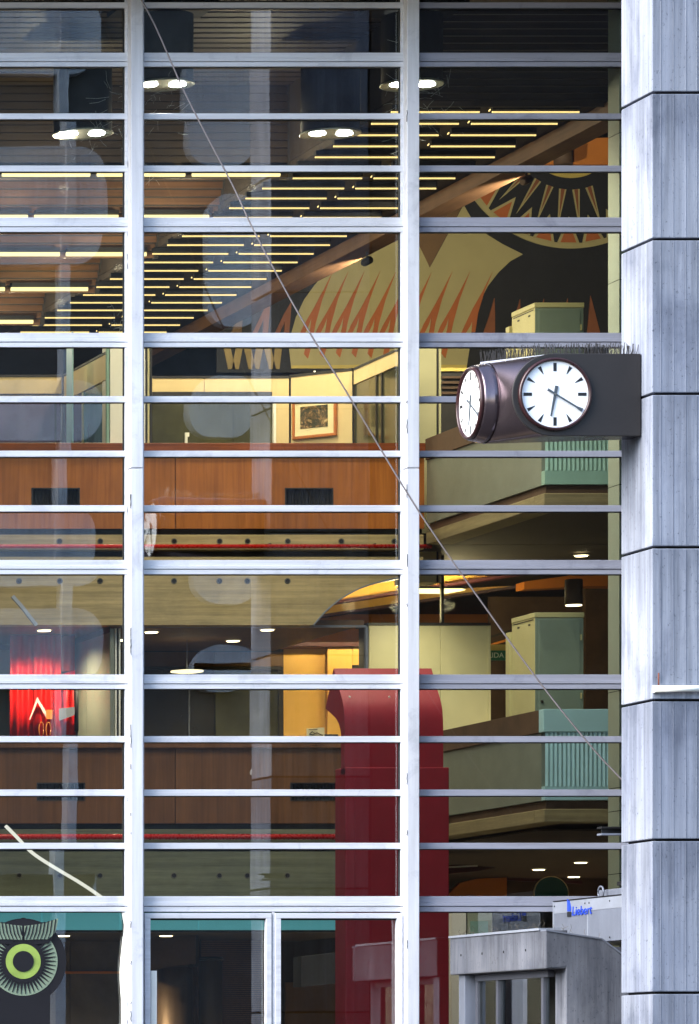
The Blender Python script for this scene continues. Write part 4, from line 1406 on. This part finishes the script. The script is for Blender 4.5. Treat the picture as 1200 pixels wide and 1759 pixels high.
for a, b in xs_:
    part('header', MB().pbox(a, 1120, b, 1144.5, RBK, 0.05), 'brown_ceiling', lp)
part('door_head', MB().pbox(-300, 1145, 486.5, 1150.5, RBK - 0.0003, 0.06), 'dark_frame', lp)
part('ceiling_trim', MB().pbox(-300, 1115, 486.5, 1119.7, RBK - 0.0004, 0.06), 'dark_frame', lp)
for a, b, mt in ((-300, 200, 'dark_glass'), (201, 323.4, 'dark_glass'), (326.4, 368, 'dark_glass'), (370, 478, 'olive_glass')):
    part('door_pane', MB().pbox(a, 1151, b, 1330, RBK + 0.0003, 0.02), mt, lp)
part('door_edge', MB().pbox(323.8, 1151, 326, 1330, RBK, 0.05), 'galvanised', lp)
part('door_post', MB().pbox(478.4, 1151, 486.5, 1330, RBK, 0.06), 'dark_frame', lp)
yw = thing('yellow_wall', 'bright orange-yellow wall panels beside the dark doors of the lower gallery', 'wall panel', (X(520, RBK), Y(RBK), ZL))
part('panel', MB().pbox(487, 1115, 562, 1330, RBK, 0.06), 'yellow_wall', yw)
part('panel', MB().pbox(562.4, 1113, 604.4, 1330, RBK - 0.002, 0.06), 'yellow_wall', yw)
part('panel', MB().pbox(605.2, 1110, 660, 1142, RBK - 0.002, 0.06), 'yellow_wall', yw)
part('opening', MB().pbox(606, 1142.4, 660, 1330, RBK - 0.0018, 0.05), 'dark_wall', yw)
part('top_trim', MB().pbox(487, 1103, 660, 1110, RBK - 0.003, 0.06), 'maroon', yw)

# partition square to the glass on the left, and its front post
xx, ya, yb_, z0, z1, r1 = perp_quad(101, 1.205, 189, 1109, 1330)
bp = thing('beige_partition', 'beige partition running towards the glass beside the red banner', 'partition', (xx, ya, ZL))
ymid = ya + (yb_ - ya) * 0.45
part('panel', MB().box(xx, ya, ZL, xx + 0.05, ymid - 0.004, z1), 'grey_green', bp)
part('panel', MB().box(xx, ymid + 0.004, ZL, xx + 0.05, yb_, z1), 'grey_green', bp)
part('top_rail', MB().box(xx - 0.01, ya, z1 - 0.05, xx - 0.001, yb_, z1 + 0.02), 'dark_frame', bp)
part('back_panel', MB().box(-8.9, Y(1.206), ZL, xx + 0.05, Y(1.206) + 0.05, z1 - 0.05), 'grey_green', bp)
part('back_rail', MB().box(-8.9, Y(1.206) - 0.012, z1 - 0.05, xx - 0.011, Y(1.206) + 0.05, z1 + 0.02), 'dark_frame', bp)
rq = 1.161
part('front_post', MB().pbox(198, 1079, 200.2, 1330, rq, 0.05), 'white_panel', bp)
part('front_post', MB().pbox(200.5, 1079, 204.0, 1330, rq + 0.0003, 0.05), 'dark_frame', bp)
part('front_post', MB().pbox(204.3, 1079, 206.8, 1330, rq, 0.05), 'white_panel', bp)

# round downlights
dl = None


def downlight(px, py, r, lab, col='warm_glow', rad=0.083, power=18, grp='round recessed downlights', lc=(1.0, 0.80, 0.52)):
    global dl
    loc = P(px, py, r)
    if dl is None:
        t = thing('downlight', lab, 'downlight', loc, grp)
        part('lens', MB().lathe(loc, (0, 0, -1), [(0.080, -0.004), (0.076, 0.016)], 24, False), col, t)
        part('rim', MB().lathe(loc, (0, 0, -1), [(0.081, -0.002), (0.088, 0.007), (0.098, 0.004), (0.10, -0.004)], 28), 'white_paint', t)
        dl = t
    else:
        c = clone(dl, None, loc)
        c['label'] = lab
        c['group'] = grp
    if power:
        spot('downlight_lamp', loc + Vector((0, 0, -0.03)), power * 3.0, lc, 150, 0.06)


downlight(76, 1082, 1.1745, 'downlight in front of the red banner at far left', power=36)
downlight(213, 1098.5, 1.2, 'downlight half behind the slim mullion on the lower gallery', power=4)
downlight(260, 1085, 1.179, 'downlight just right of the slim mullion on the lower gallery')
downlight(400, 1100, 1.202, 'downlight furthest back in the middle of the lower gallery')
downlight(459, 1081, 1.1735, 'downlight close under the rail, left of the beam curve', power=26)
for q in (520, 580):
    spot('room_fill', P(q, 1092, 1.195), 36, (1.0, 0.78, 0.42), 160, 0.06)
pn = thing('glowing_lamp', 'wide glowing round lamp low over the dark doors of the lower gallery', 'lamp', P(321, 1155, 1.2))
part('diffuser', MB().lathe(P(321, 1156, 1.2), (0, 0, 1), [(0.12, 0), (0.20, 0.012), (0.20, 0.03), (0.1, 0.04)], 30), 'glow_soft', pn)
part('stem', MB().tube([P(321, 1156, 1.2) + Vector((0, 0, 0.04)), Vector((X(321, 1.2), Y(1.2), 7.30))], 0.004, 8), 'galvanised', pn)

# high golden ceiling seen under the curved beam end
ztop = 8.26
gc = thing('coffered_ceiling', 'golden ceiling strips between dark ribs seen past the curved beam end', 'ceiling', (X(640, 1.25), Y(1.25), 8.0), None)


def rib(px0, py0, px1, py1, r0, r1, h, th, mat, nm):
    a, b = P(px0, py0, r0), P(px1, py1, r1)
    d = (b - a); n = Vector((d.y, -d.x, 0)).normalized() * th
    part(nm, MB().hexa([a, b, b + Vector((0, 0, h)), a + Vector((0, 0, h))], [a - n, b - n, b - n + Vector((0, 0, h)), a - n + Vector((0, 0, h))]), mat, gc)


for (y0, y1, r0, r1, nm_) in ((1050, 994, 1.245, 1.215, 'upper'), (1069, 1016, 1.285, 1.255, 'lower')):
    rib(480, y0, 905, y1 - 10, r0, r1, 0.45, 0.12, 'gold_ceiling', 'stepped_face')
    rib(480, y0 + 1.2, 905, y1 - 8.8, r0 - 0.0012, r1 - 0.0012, 0.035, 0.16, 'maroon', 'rib')
part('end_wall', MB().box(X(480, 1.33), Y(1.33), 7.4, X(842, 1.33), Y(1.33) + 0.1, 8.27), 'orange_paint', gc)
fl = thing('ceiling_tray_light', 'bright yellow ceiling tray light above the cream cupboards', 'ceiling light', P(760, 1013, 1.19))
part('diffuser', MB().pprism([(690, 1017), (772, 1018), (800, 1013), (792, 1011), (690, 1011)], 1.1905, 0.15), 'panel_glow', fl)
part('frame', MB().pbox(690, 1007, 800, 1010.6, 1.19, 0.2), 'galvanised', fl)
for q in (600, 680, 770):
    bulb('tray_lamp', P(q, 1040, 1.215), 11, (1.0, 0.80, 0.42), 0.08)
hp = thing('dark_post', 'thin dark post from the ceiling to the cream cupboards', 'post', P(760, 1070, 1.20))
part('post', MB().pbox(757.5, 930, 762.5, 1074, 1.185, 0.05), 'dark_frame', hp)
spot('room_fill', P(740, 1040, 1.158), 17, (1.0, 0.86, 0.58), 150, 0.08, (0, 0.5, -1))  # unseen lamp added to brighten the cream cupboards
cw = thing('cupboard_row', 'row of tall cream cupboards behind the red cowl on the lower gallery', 'cupboard', (X(740, rcu), Y(rcu), ZL))
for a, b in ((633.5, 694), (694.8, 755.4), (756.2, 838)):
    part('door', MB().pbox(a, 1074.5, b, 1330, rcu, 0.03), 'cupboard_cream', cw, 0.003)
part('top_trim', MB().pbox(632, 1069.5, 843, 1074, rcu - 0.0004, 0.48), 'dark_frame', cw)
part('end_post', MB().pbox(838.4, 1074.5, 842.5, 1330, rcu - 0.0003, 0.46), 'cupboard_cream', cw)
part('body', MB().pbox(634, 1075, 838, 1330, rcu + 0.0008, 0.4), 'dark_frame', cw)
es = thing('exit_sign', 'green exit sign with pale letters half hidden behind the cream cupboards', 'sign', P(850, 1120, 1.21))
rs_ = 1.21
part('panel', MB().pbox(815, 1117.2, 884, 1134, rs_, 0.03), 'sign_green', es)
part('lamp_strip', MB().pbox(815, 1107, 884, 1117, rs_, 0.06), 'mural_yellow', es)
lettering('SALIDA', 0.093, 'sign_white', P(824, 1129.5, rs_) + Vector((0, -0.002, 0)), (1, 0, 0), (0, 0, 1), es)
ar = [(0, 0.02), (0.05, 0.02), (0.05, 0.0), (0.085, 0.035), (0.05, 0.07), (0.05, 0.05), (0, 0.05)]
o = P(871.5, 1129.5, rs_)
part('arrow', MB().prism([(o.x + a * 0.75, o.y - 0.002, o.z + b) for a, b in ar], (0, -0.002, 0)), 'sign_white', es)
wp_ = thing('brown_wall_panel', 'dark brown wall behind the lockers of the lower side gallery', 'wall panel', (X(930, 1.25), Y(1.25), ZL))
part('panel', MB().box(X(842, 1.25), Y(1.25), ZL, 10.3, Y(1.25) + 0.1, 8.1), 'brown_wall', wp_)
for k in range(4):
    part('shelf_edge', MB().hexa(*[[P(842, 1092 + 14 * k + q, rr) for q in (0, 4)] + [P(880, 1080 + 14 * k + q, rr) for q in (4, 0)] for rr in (1.235, 1.243)]), 'orange_paint' if k == 1 else 'dark_wall', wp_)
ow = thing('orange_bulkhead', 'dull orange bulkhead with a cylinder downlight in front of it', 'bulkhead', P(960, 1000, 1.225))
part('face', MB().pprism([(900, 1012), (1010, 1007), (1060, 1007), (1060, 985), (1004, 985), (900, 999)], 1.225, 0.3), 'orange_paint', ow)
cdl = thing('ceiling_can', 'short brown cylinder downlight lit below, beside the locker top', 'downlight', P(985, 1040, 1.15))
c = P(985, 1039, 1.15)
part('housing', MB().lathe(c, (0, 0, 1), [(0.10, 0.0), (0.105, 0.01), (0.105, 0.30), (0.095, 0.31)], 24), 'brown_wall', cdl)
part('lens', MB().lathe(c, (0, 0, -1), [(0.094, 0.001), (0.094, 0.010)], 24, False), 'warm_glow', cdl)
spot('can_spot', c + Vector((0, 0, -0.04)), 50, (1.0, 0.80, 0.5), 140, 0.05)
downlight(998, 953.5, 1.1785, 'downlight in the dark soffit between the two side parapets', power=8)
dkc = thing('dark_column', 'dark brown concrete column at the far right behind the lockers', 'column', P(1025, 1100, 1.13))
part('shaft', MB().pbox(1005, 1006, 1075, 1330, 1.24, 0.1), 'brown_wall', dkc)
solo('sign_card', MB().prism([P(527, 1251, 1.153), P(557, 1249.5, 1.153), P(557, 1268, 1.153), P(527, 1268, 1.153)], (0, 0.02, 0)), 'paper', 'small white card with a drawing propped on the lower wood handrail', 'card', P(542, 1268, 1.153))
cd_ = bpy.data.objects['sign_card']
cb = cd_.location
BASE['sign_card'] = Vector(cb)
part('line_drawing', MB().tube([P(a, b, 1.1527) for a, b in ((531, 1261), (536, 1256.5), (540, 1259), (537, 1262), (531, 1261))], 0.006, 6), 'dark_frame', cd_)
part('line_drawing', MB().tube([P(a, b, 1.1527) for a, b in ((538, 1261), (544, 1258), (549, 1261), (554, 1263))], 0.006, 6), 'brown_wall', cd_)
part('line_drawing', MB().tube([P(a, b, 1.1527) for a, b in ((530, 1253), (545, 1252.6))], 0.005, 6), 'brown_wall', cd_)
solo('black_box', MB().pbox(558, 1261, 581, 1272, 1.156, 0.12), 'lamp_black', 'low black box beside the white card on the lower handrail', 'box', P(570, 1268, 1.156), bevel=0.008)

# ================================================================== red cowl
RH = 1.06
x0h, x1h = X(592, RH), X(761, RH)


def hp_(k, py): return (Y(RH * k), Z(py, RH * k))


prof = [hp_(1, 1330), hp_(1, 1250), hp_(1.0002, 1232), hp_(1.0006, 1217), hp_(1.0015, 1203), hp_(1.0030, 1189), hp_(1.0048, 1172), hp_(1.0070, 1148),
        hp_(1.0097, 1184), hp_(1.0122, 1217), hp_(1.0085, 1226), hp_(1.0055, 1234), hp_(1.0038, 1243), hp_(1.0027, 1254), hp_(1.0024, 1266), hp_(1.0024, 1330)]
cow = thing('red_cowl', 'tall dark red metal ventilation cowl standing in the hall behind the wide mullion', 'ventilation cowl', (X(680, RH), Y(RH), 0))
hd = MB()
for i in range(len(prof)):
    j = (i + 1) % len(prof)
    a, b = prof[i], prof[j]
    hd.add([(x0h, *a), (x1h, *a), (x1h, *b), (x0h, *b)], [(0, 1, 2, 3)], i < 7)
hd.add([(x0h, *p) for p in prof], [tuple(range(len(prof)))])
hd.add([(x1h, *p) for p in prof], [tuple(range(len(prof)))])
o = part('hood', hd, 'cowl_red', cow, recalc=False)
bmx = bmesh.new(); bmx.from_mesh(o.data)
bmesh.ops.remove_doubles(bmx, verts=bmx.verts, dist=1e-5)
bmesh.ops.recalc_face_normals(bmx, faces=bmx.faces)
bmx.to_mesh(o.data); bmx.free()
md = o.modifiers.new('split', 'EDGE_SPLIT'); md.split_angle = math.radians(30)
zb_ = Z(1318, RH)
part('stack', MB().box(x0h, Y(RH) - 0.02, 0, X(770, RH), Y(RH) + 0.34, zb_), 'cowl_red', cow, 0.01)
part('seam', MB().box(x0h + 0.1, Y(RH) - 0.026, 0, x0h + 0.112, Y(RH) - 0.0205, zb_ - 0.02), 'cowl_red', cow)
for px in (600, 668):
    part('rivet', MB().lathe(P(px, 1197, RH * 1.001), (0, -1, 0), [(0.012, 0), (0.009, 0.012)], 10), 'white_paint', cow)

# ================================================================== red banner and white ribbons on the left
RBN = 1.188
bn = thing('red_banner', 'bright red hanging banner with white chevrons and a dark roller at far left', 'banner', P(85, 1250, RBN))


def cloth(nm, x0, x1, yt0, yt1, yb, r, mat, waves, amp, lean=0.0):
    """Hanging cloth with soft vertical folds."""
    n = 26
    vs, fs = [], []
    for i in range(n + 1):
        t = i / n
        px = x0 + (x1 - x0) * t
        for k, py in enumerate((yt0 + (yt1 - yt0) * t, 0.5 * (yt0 + yb), yb)):
            v = P(px + lean * k, py, r)
            v.y += amp * math.sin(t * waves * 2 * math.pi + 0.5 * k) * (0.5 + 0.35 * k)
            vs.append(v)
    for i in range(n):
        for k in range(2):
            a = 3 * i + k
            fs.append((a, a + 1, a + 4, a + 3))
    m = MB(); m.add(vs, fs, True)
    o = part(nm, m, mat, bn, recalc=False)
    md = o.modifiers.new('thick', 'SOLIDIFY'); md.thickness = 0.006
    return o


cloth('red_cloth', 59, 104, 1072, 1077, 1290, RBN, 'banner_red', 2.6, 0.035)
cloth('red_cloth', 18, 58.5, 1086, 1080, 1290, RBN + 0.0012, 'banner_red', 2.2, 0.03)
cloth('salmon_cloth', 106, 129, 1094, 1084, 1153, RBN + 0.0012, 'banner_salmon', 1.2, 0.02)
cloth('red_cloth', 104, 129, 1158, 1151, 1262, RBN + 0.0012, 'banner_red', 1.4, 0.025)
part('grey_patch', MB().pprism([(101.5, 1217), (128, 1214), (128, 1228), (101.5, 1238)], RBN - 0.0016, 0.012), 'galvanised', bn)
part('chevron', MB().pprism([(50, 1236), (64, 1197), (79, 1222), (79, 1232), (64.5, 1206), (52, 1236)], RBN - 0.0016, 0.012), 'chevron_grey', bn)
part('yellow_patch', MB().pprism([(79.4, 1219), (90, 1219), (90, 1235), (79.4, 1235)], RBN - 0.0016, 0.012), 'frame_wood', bn)
part('ring_print', MB().tube([P(71 + 4 * math.cos(t * .3927), 1253 + 13 * math.sin(t * .3927), RBN - 0.0014) for t in range(17)], 0.006, 5), 'frame_wood', bn)
part('ring_print', MB().tube([P(83 + 4 * math.cos(t * .3927), 1253 + 13 * math.sin(t * .3927), RBN - 0.0014) for t in range(17)], 0.006, 5), 'frame_wood', bn)
part('roller', MB().tube([P(133, 1160, RBN), P(134, 1256, RBN)], 0.045, 14), 'mark_black', bn)


def ribbon(name, ctr, w, r0, r1, lab):
    cc = []
    for i in range(len(ctr) - 1):
        q0, q1, q2, q3 = (Vector(ctr[max(i - 1, 0)]), Vector(ctr[i]), Vector(ctr[i + 1]), Vector(ctr[min(i + 2, len(ctr) - 1)]))
        for k in range(4):
            t = k / 4
            v = 0.5 * (2 * q1 + (q2 - q0) * t + (2 * q0 - 5 * q1 + 4 * q2 - q3) * t * t + (3 * q1 - q0 - 3 * q2 + q3) * t ** 3)
            cc.append((v.x, v.y))
    ctr = cc + [ctr[-1]]
    n = len(ctr)
    L, R_ = [], []
    for i, (a, b) in enumerate(ctr):
        p, q = ctr[max(i - 1, 0)], ctr[min(i + 1, n - 1)]
        d = Vector((q[0] - p[0], q[1] - p[1])).normalized()
        e = Vector((-d.y, d.x)) * w / 2
        r = r0 + (r1 - r0) * i / (n - 1)
        L.append(P(a + e.x, b + e.y, r)); R_.append(P(a - e.x, b - e.y, r))
    m = MB()
    off = Vector((0, 0.03, 0))
    vs = [];
    for p, q in zip(L, R_): vs += [p, q, q + off, p + off]
    fs = []
    for i in range(n - 1):
        for k in range(4):
            fs.append((4 * i + k, 4 * i + (k + 1) % 4, 4 * i + 4 + (k + 1) % 4, 4 * i + 4 + k))
    fs += [(0, 1, 2, 3), (4 * n - 1, 4 * n - 2, 4 * n - 3, 4 * n - 4)]
    m.add(vs, fs)
    solo(name, m, 'ribbon_glow' if r0 < 1.11 else 'galvanised_top', lab, 'light strip', P(*ctr[-1], r1), 'white ribbons at the left')


ribbon('white_ribbon', [(10, 1418), (28, 1436), (43, 1452), (58, 1466), (80, 1481), (108, 1498), (135, 1514), (158, 1529), (180, 1545), (200, 1562)], 5.0, 1.10, 1.10, 'long curved white ribbon with added glow sweeping down over the lowest concrete beam')
ribbon('white_ribbon', [(22, 1024), (38, 1042), (52, 1060), (63, 1074)], 6, 1.12, 1.12, 'short pale ribbon slanting over the middle concrete beam above the red banner')

# ================================================================== ground floor
ZG = 3.55
struct('ground_ceiling', MB().box(-8.9, Y(1.176), ZG, XC, Y(1.42), ZG + 0.05), 'dark_ceiling')
struct('ground_ceiling', MB().box(XC + 0.32, Y(1.10), 4.60, 10.3, Y(1.42), 4.62), 'dark_ceiling')
tb = thing('teal_bulkhead', 'blue-green panelled band along the top of the ground floor', 'bulkhead', P(300, 1597, 1.17))
for a, b in ((-330, -64), (-63, 71.4), (72.4, 205.6), (206.6, 340.6), (341.6, 470), (471, 640)):
    part('panel', MB().pbox(a, 1567, b, 1597, 1.17, 0.04), 'teal_glowing', tb)
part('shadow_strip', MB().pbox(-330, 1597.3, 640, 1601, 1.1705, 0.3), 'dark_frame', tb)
gb = thing('brown_screen', 'dim brown panelled screen across the back of the ground floor', 'screen', P(300, 1700, 1.25))
for a, b, mt in ((-330, 40, 'pale_wall'), (40.8, 120, 'pale_wall'), (121, 206, 'pale_wall'), (207, 336, 'brown_wall'), (337, 460, 'brown_wall'), (461, 730, 'dark_wall')):
    part('panel', MB().pbox(a, 1606, b, 1868, 1.25, 0.06), mt, gb)
part('rail', MB().pbox(40, 1668, 206, 1672, 1.2494, 0.04), 'orange_paint', gb)
part('rail', MB().pbox(490, 1687, 600, 1868, 1.2494, 0.04), 'brown_ceiling', gb)
ms = thing('metal_mesh_screen', 'fine horizontal slatted metal screen low in the middle bay', 'screen', P(400, 1717, 1.235))
sl = MB()
for k in range(70):
    sl.pbox(345, 1612 + 3.6 * k, 462, 1613.4 + 3.6 * k, 1.235, 0.02)
o = part('slats', sl, 'beam_wood', ms); o['kind'] = 'stuff'
part('frame', MB().pbox(343, 1608, 345, 1868, 1.2348, 0.03), 'dark_frame', ms)
for i, (px, w_, py, lab) in enumerate(((300, 60, 1660, 'brass-coloured drum column just inside the first casement'), (362, 38, 1650, 'slimmer brass drum column behind the fine slatted screen'))):
    t = thing('brass_column', lab, 'column', (X(px, 1.21), Y(1.21), 0), 'brass drum columns')
    part('shaft', MB().lathe((X(px, 1.21), Y(1.21), 0), (0, 0, 1), [(w_ / 2 * 1.21 / U, 0), (w_ / 2 * 1.21 / U, Z(py, 1.21))], 32), 'brass', t)
    part('cap', MB().lathe((X(px, 1.21), Y(1.21), Z(py, 1.21)), (0, 0, 1), [(w_ / 2 * 1.21 / U, 0.001), (w_ / 2 * 1.21 / U + 0.02, 0.01), (w_ / 2 * 1.21 / U, 0.05)], 32), 'dark_frame', t)
bb = thing('brown_box', 'brown hanging box cabinet behind the upper left corner of the first casement', 'cabinet', P(295, 1660, 1.20))
part('body', MB().pprism([(250, 1612), (336, 1607), (336, 1655), (300, 1659), (250, 1668)], 1.20, 0.4), 'brown_wall', bb)
part('edge', MB().pbox(336.4, 1607, 341, 1660, 1.2, 0.4), 'dark_frame', bb)
wpnl = thing('white_post', 'white stepped post at the left inside the first casement', 'post', P(262, 1717, 0.999))
part('post', MB().pbox(258.8, 1667, 269.5, 1868, 0.9990, 0.034), 'white_paint', wpnl, 0.003)
cpn = [(209.5, 1567), (217, 1567), (217, 1868), (209, 1868), (209, 1717), (207.6, 1700), (206.6, 1680), (206.6, 1662), (208, 1645), (210.5, 1622), (212.8, 1600), (213.2, 1588), (211.5, 1576)]
solo('white_panel_edge', MB().pprism([(min(a, 214.8), b) for a, b in cpn], 0.9991, 0.03), 'white_paint', 'white panel with a curved edge beside the slim mullion at the bottom', 'panel', P(212, 1717, 0.9991))
gsb = thing('grey_box', 'dim grey box low behind the second casement', 'box', P(560, 1700, 1.19))
part('body', MB().pprism([(517, 1643), (660, 1626), (660, 1680), (517, 1695)], 1.12, 0.3), 'dark_wall', gsb)
downlight(109, 1606.2, 1.203, 'downlight beside the owl brow on the ground floor', power=55)
downlight(285, 1606.2, 1.203, 'downlight behind the first casement on the ground floor', power=55)
downlight(925, 1492.5, 1.290, 'left one of the three downlights under the lower side gallery', power=55)
downlight(997, 1480.5, 1.252, 'upper right one of the three downlights under the lower side gallery', power=55)
downlight(985, 1505, 1.338, 'lower right one of the three downlights under the lower side gallery', power=55)
mr = thing('maroon_soffit', 'sloping dark maroon soffit with a pale edge beside the red cowl', 'soffit', P(810, 1500, 1.2))
part('body', MB().pprism([(690, 1490), (790, 1485), (852, 1490), (820, 1496), (760, 1502), (690, 1504)], 1.2, 0.3), 'maroon', mr)
part('edge', MB().pprism([(690, 1491), (820, 1485.5), (820, 1488), (690, 1494)], 1.1985, 0.04), 'white_panel', mr)
og = thing('orange_dome', 'dull orange arched panel low behind the heavy transom', 'panel', P(840, 1560, 1.34))
part('face', MB().pprism([(760, 1565), (770, 1535), (790, 1516), (820, 1509), (870, 1507), (870, 1565)], 1.34, 0.1), 'orange_paint', og)
part('wall', MB().pbox(871, 1500, 1075, 1868, 1.35, 0.1), 'brown_wall', og)
part('rail', MB().pprism([(871, 1507), (1000, 1513), (1000, 1518), (871, 1512)], 1.345, 0.05), 'maroon', og)
td = thing('teal_disc', 'round dark teal disc with a pale rim above the cooling unit', 'disc', P(945, 1540, 1.32))
part('disc', MB().lathe(P(945, 1535, 1.32), (0, -1, 0), [(0.235, 0.0), (0.235, 0.03)], 36), 'teal_glass', td)
part('rim', MB().lathe(P(945, 1535, 1.32), (0, -1, 0), [(0.236, 0.0), (0.236, 0.035), (0.246, 0.035), (0.246, 0.0)], 36), 'paper', td)
gw = thing('green_door', 'pale green panelled door above the canopy edge', 'door', P(822, 1610, 1.10))
part('leaf', MB().pbox(803, 1568, 845, 1868, 1.10, 0.05), 'pier_paint', gw)
part('panel', MB().pbox(808, 1582, 838, 1860, 1.0995, 0.03), 'green_panel', gw)
part('post', MB().pbox(775, 1568, 800, 1868, 1.10, 0.1), 'white_panel', gw)
part('edge', MB().pbox(800.5, 1568, 802.5, 1868, 1.1005, 0.1), 'dark_frame', gw)
dbx = thing('dark_wall_screen', 'dark screen wall behind the canopy and cooling unit', 'screen', P(900, 1600, 1.16))
part('body', MB().pbox(846, 1566, 1090, 1868, 1.16, 0.1), 'dark_wall', dbx)

# ================================================================== owl figure
RO = 0.9996
ox, oy = 40.0, 1651.0
owl = thing('owl_figure', 'cut-out owl eye with feathered brow, black and pale green, at the bottom left', 'cut-out figure', P(ox, 1720, RO))


def od(name, pts, mat, k):
    part(name, MB().pprism(pts, RO - 0.00011 * k, 0.006), mat, owl)


def circ(r0, n=48): return [(ox + r0 * math.cos(2 * math.pi * i / n), oy + r0 * math.sin(2 * math.pi * i / n)) for i in range(n)]


od('eye_backing', circ(74), 'owl_black', 0)
od('neck', [(-20, 1700), (86, 1700), (86, 1868), (-20, 1868)], 'owl_black', 0.5)
ring = [(ox + 59 * math.cos(math.radians(t)), oy + 59 * math.sin(math.radians(t))) for t in range(-44, 226, 5)]
ring += [(ox + 36 * math.cos(math.radians(t)), oy + 36 * math.sin(math.radians(t))) for t in range(224, -45, -5)]
od('feather_ring', ring, 'owl_sage', 1)
for i in range(34):
    t = math.radians(-40 + 260 * i / 33)
    d = Vector((math.cos(t), math.sin(t))); e = Vector((-d.y, d.x))
    q = [d * 35 + e * 2.6, d * 56 + e * 0.3, d * 56 - e * 0.3, d * 35 - e * 2.6]
    od('barb', [(ox + p.x, oy + p.y) for p in q], 'owl_black', 2)
    t = math.radians(-40 + 260 * (i + 0.5) / 33)
od('iris', circ(30), 'owl_green', 3)
od('iris_edge', [p for p in circ(37)], 'owl_black', 2.5)
od('pupil', circ(18, 36), 'owl_black', 4)
brow = [(42, 1590), (60, 1588), (78, 1585), (90, 1581), (100, 1577), (98, 1590), (95, 1600), (90, 1607), (82, 1613), (66, 1613), (42, 1614)]
browm = [(2 * ox - a, b) for a, b in reversed(brow)]
od('brow_dark', [(42, 1576), (53, 1581), (66, 1583.5), (78, 1584), (90, 1580), (98, 1579), (94, 1606), (84, 1620), (60, 1622), (42, 1616), (24, 1616), (20, 1622), (-4, 1620), (-14, 1606), (-18, 1579), (-10, 1580), (2, 1584), (14, 1583.5), (27, 1581), (38, 1576)], 'owl_black', 3)
od('brow_feathers', brow, 'owl_sage', 4)
od('brow_feathers', browm, 'owl_sage', 4)
for sgn in (1, -1):
    for i in range(9):
        x_ = 45 + 6.2 * i
        q = [(x_, 1590 - i * 1.4), (x_ + 1.8, 1590 - i * 1.4), (x_ - 1, 1604 - i * 0.6), (x_ - 6, 1613), (x_ - 7, 1613), (x_ - 3, 1602)]
        if sgn < 0: q = [(2 * ox - a, b) for a, b in reversed(q)]
        od('feather_line', q, 'owl_black', 5)

# ================================================================== added eave above the frame, there to darken the wall's top
eave = thing('added_eave', 'unseen concrete eave added to shade the top of the glass wall', 'eave', (0, -1.7, 13.5))
part('soffit', MB().box(-30, -1.5, 13.5, 30, 0.0, 13.7), 'shell_wall', eave)
part('edge', MB().box(-30, -1.75, 13.4, 30, -1.505, 14.4), 'pillar_concrete', eave)
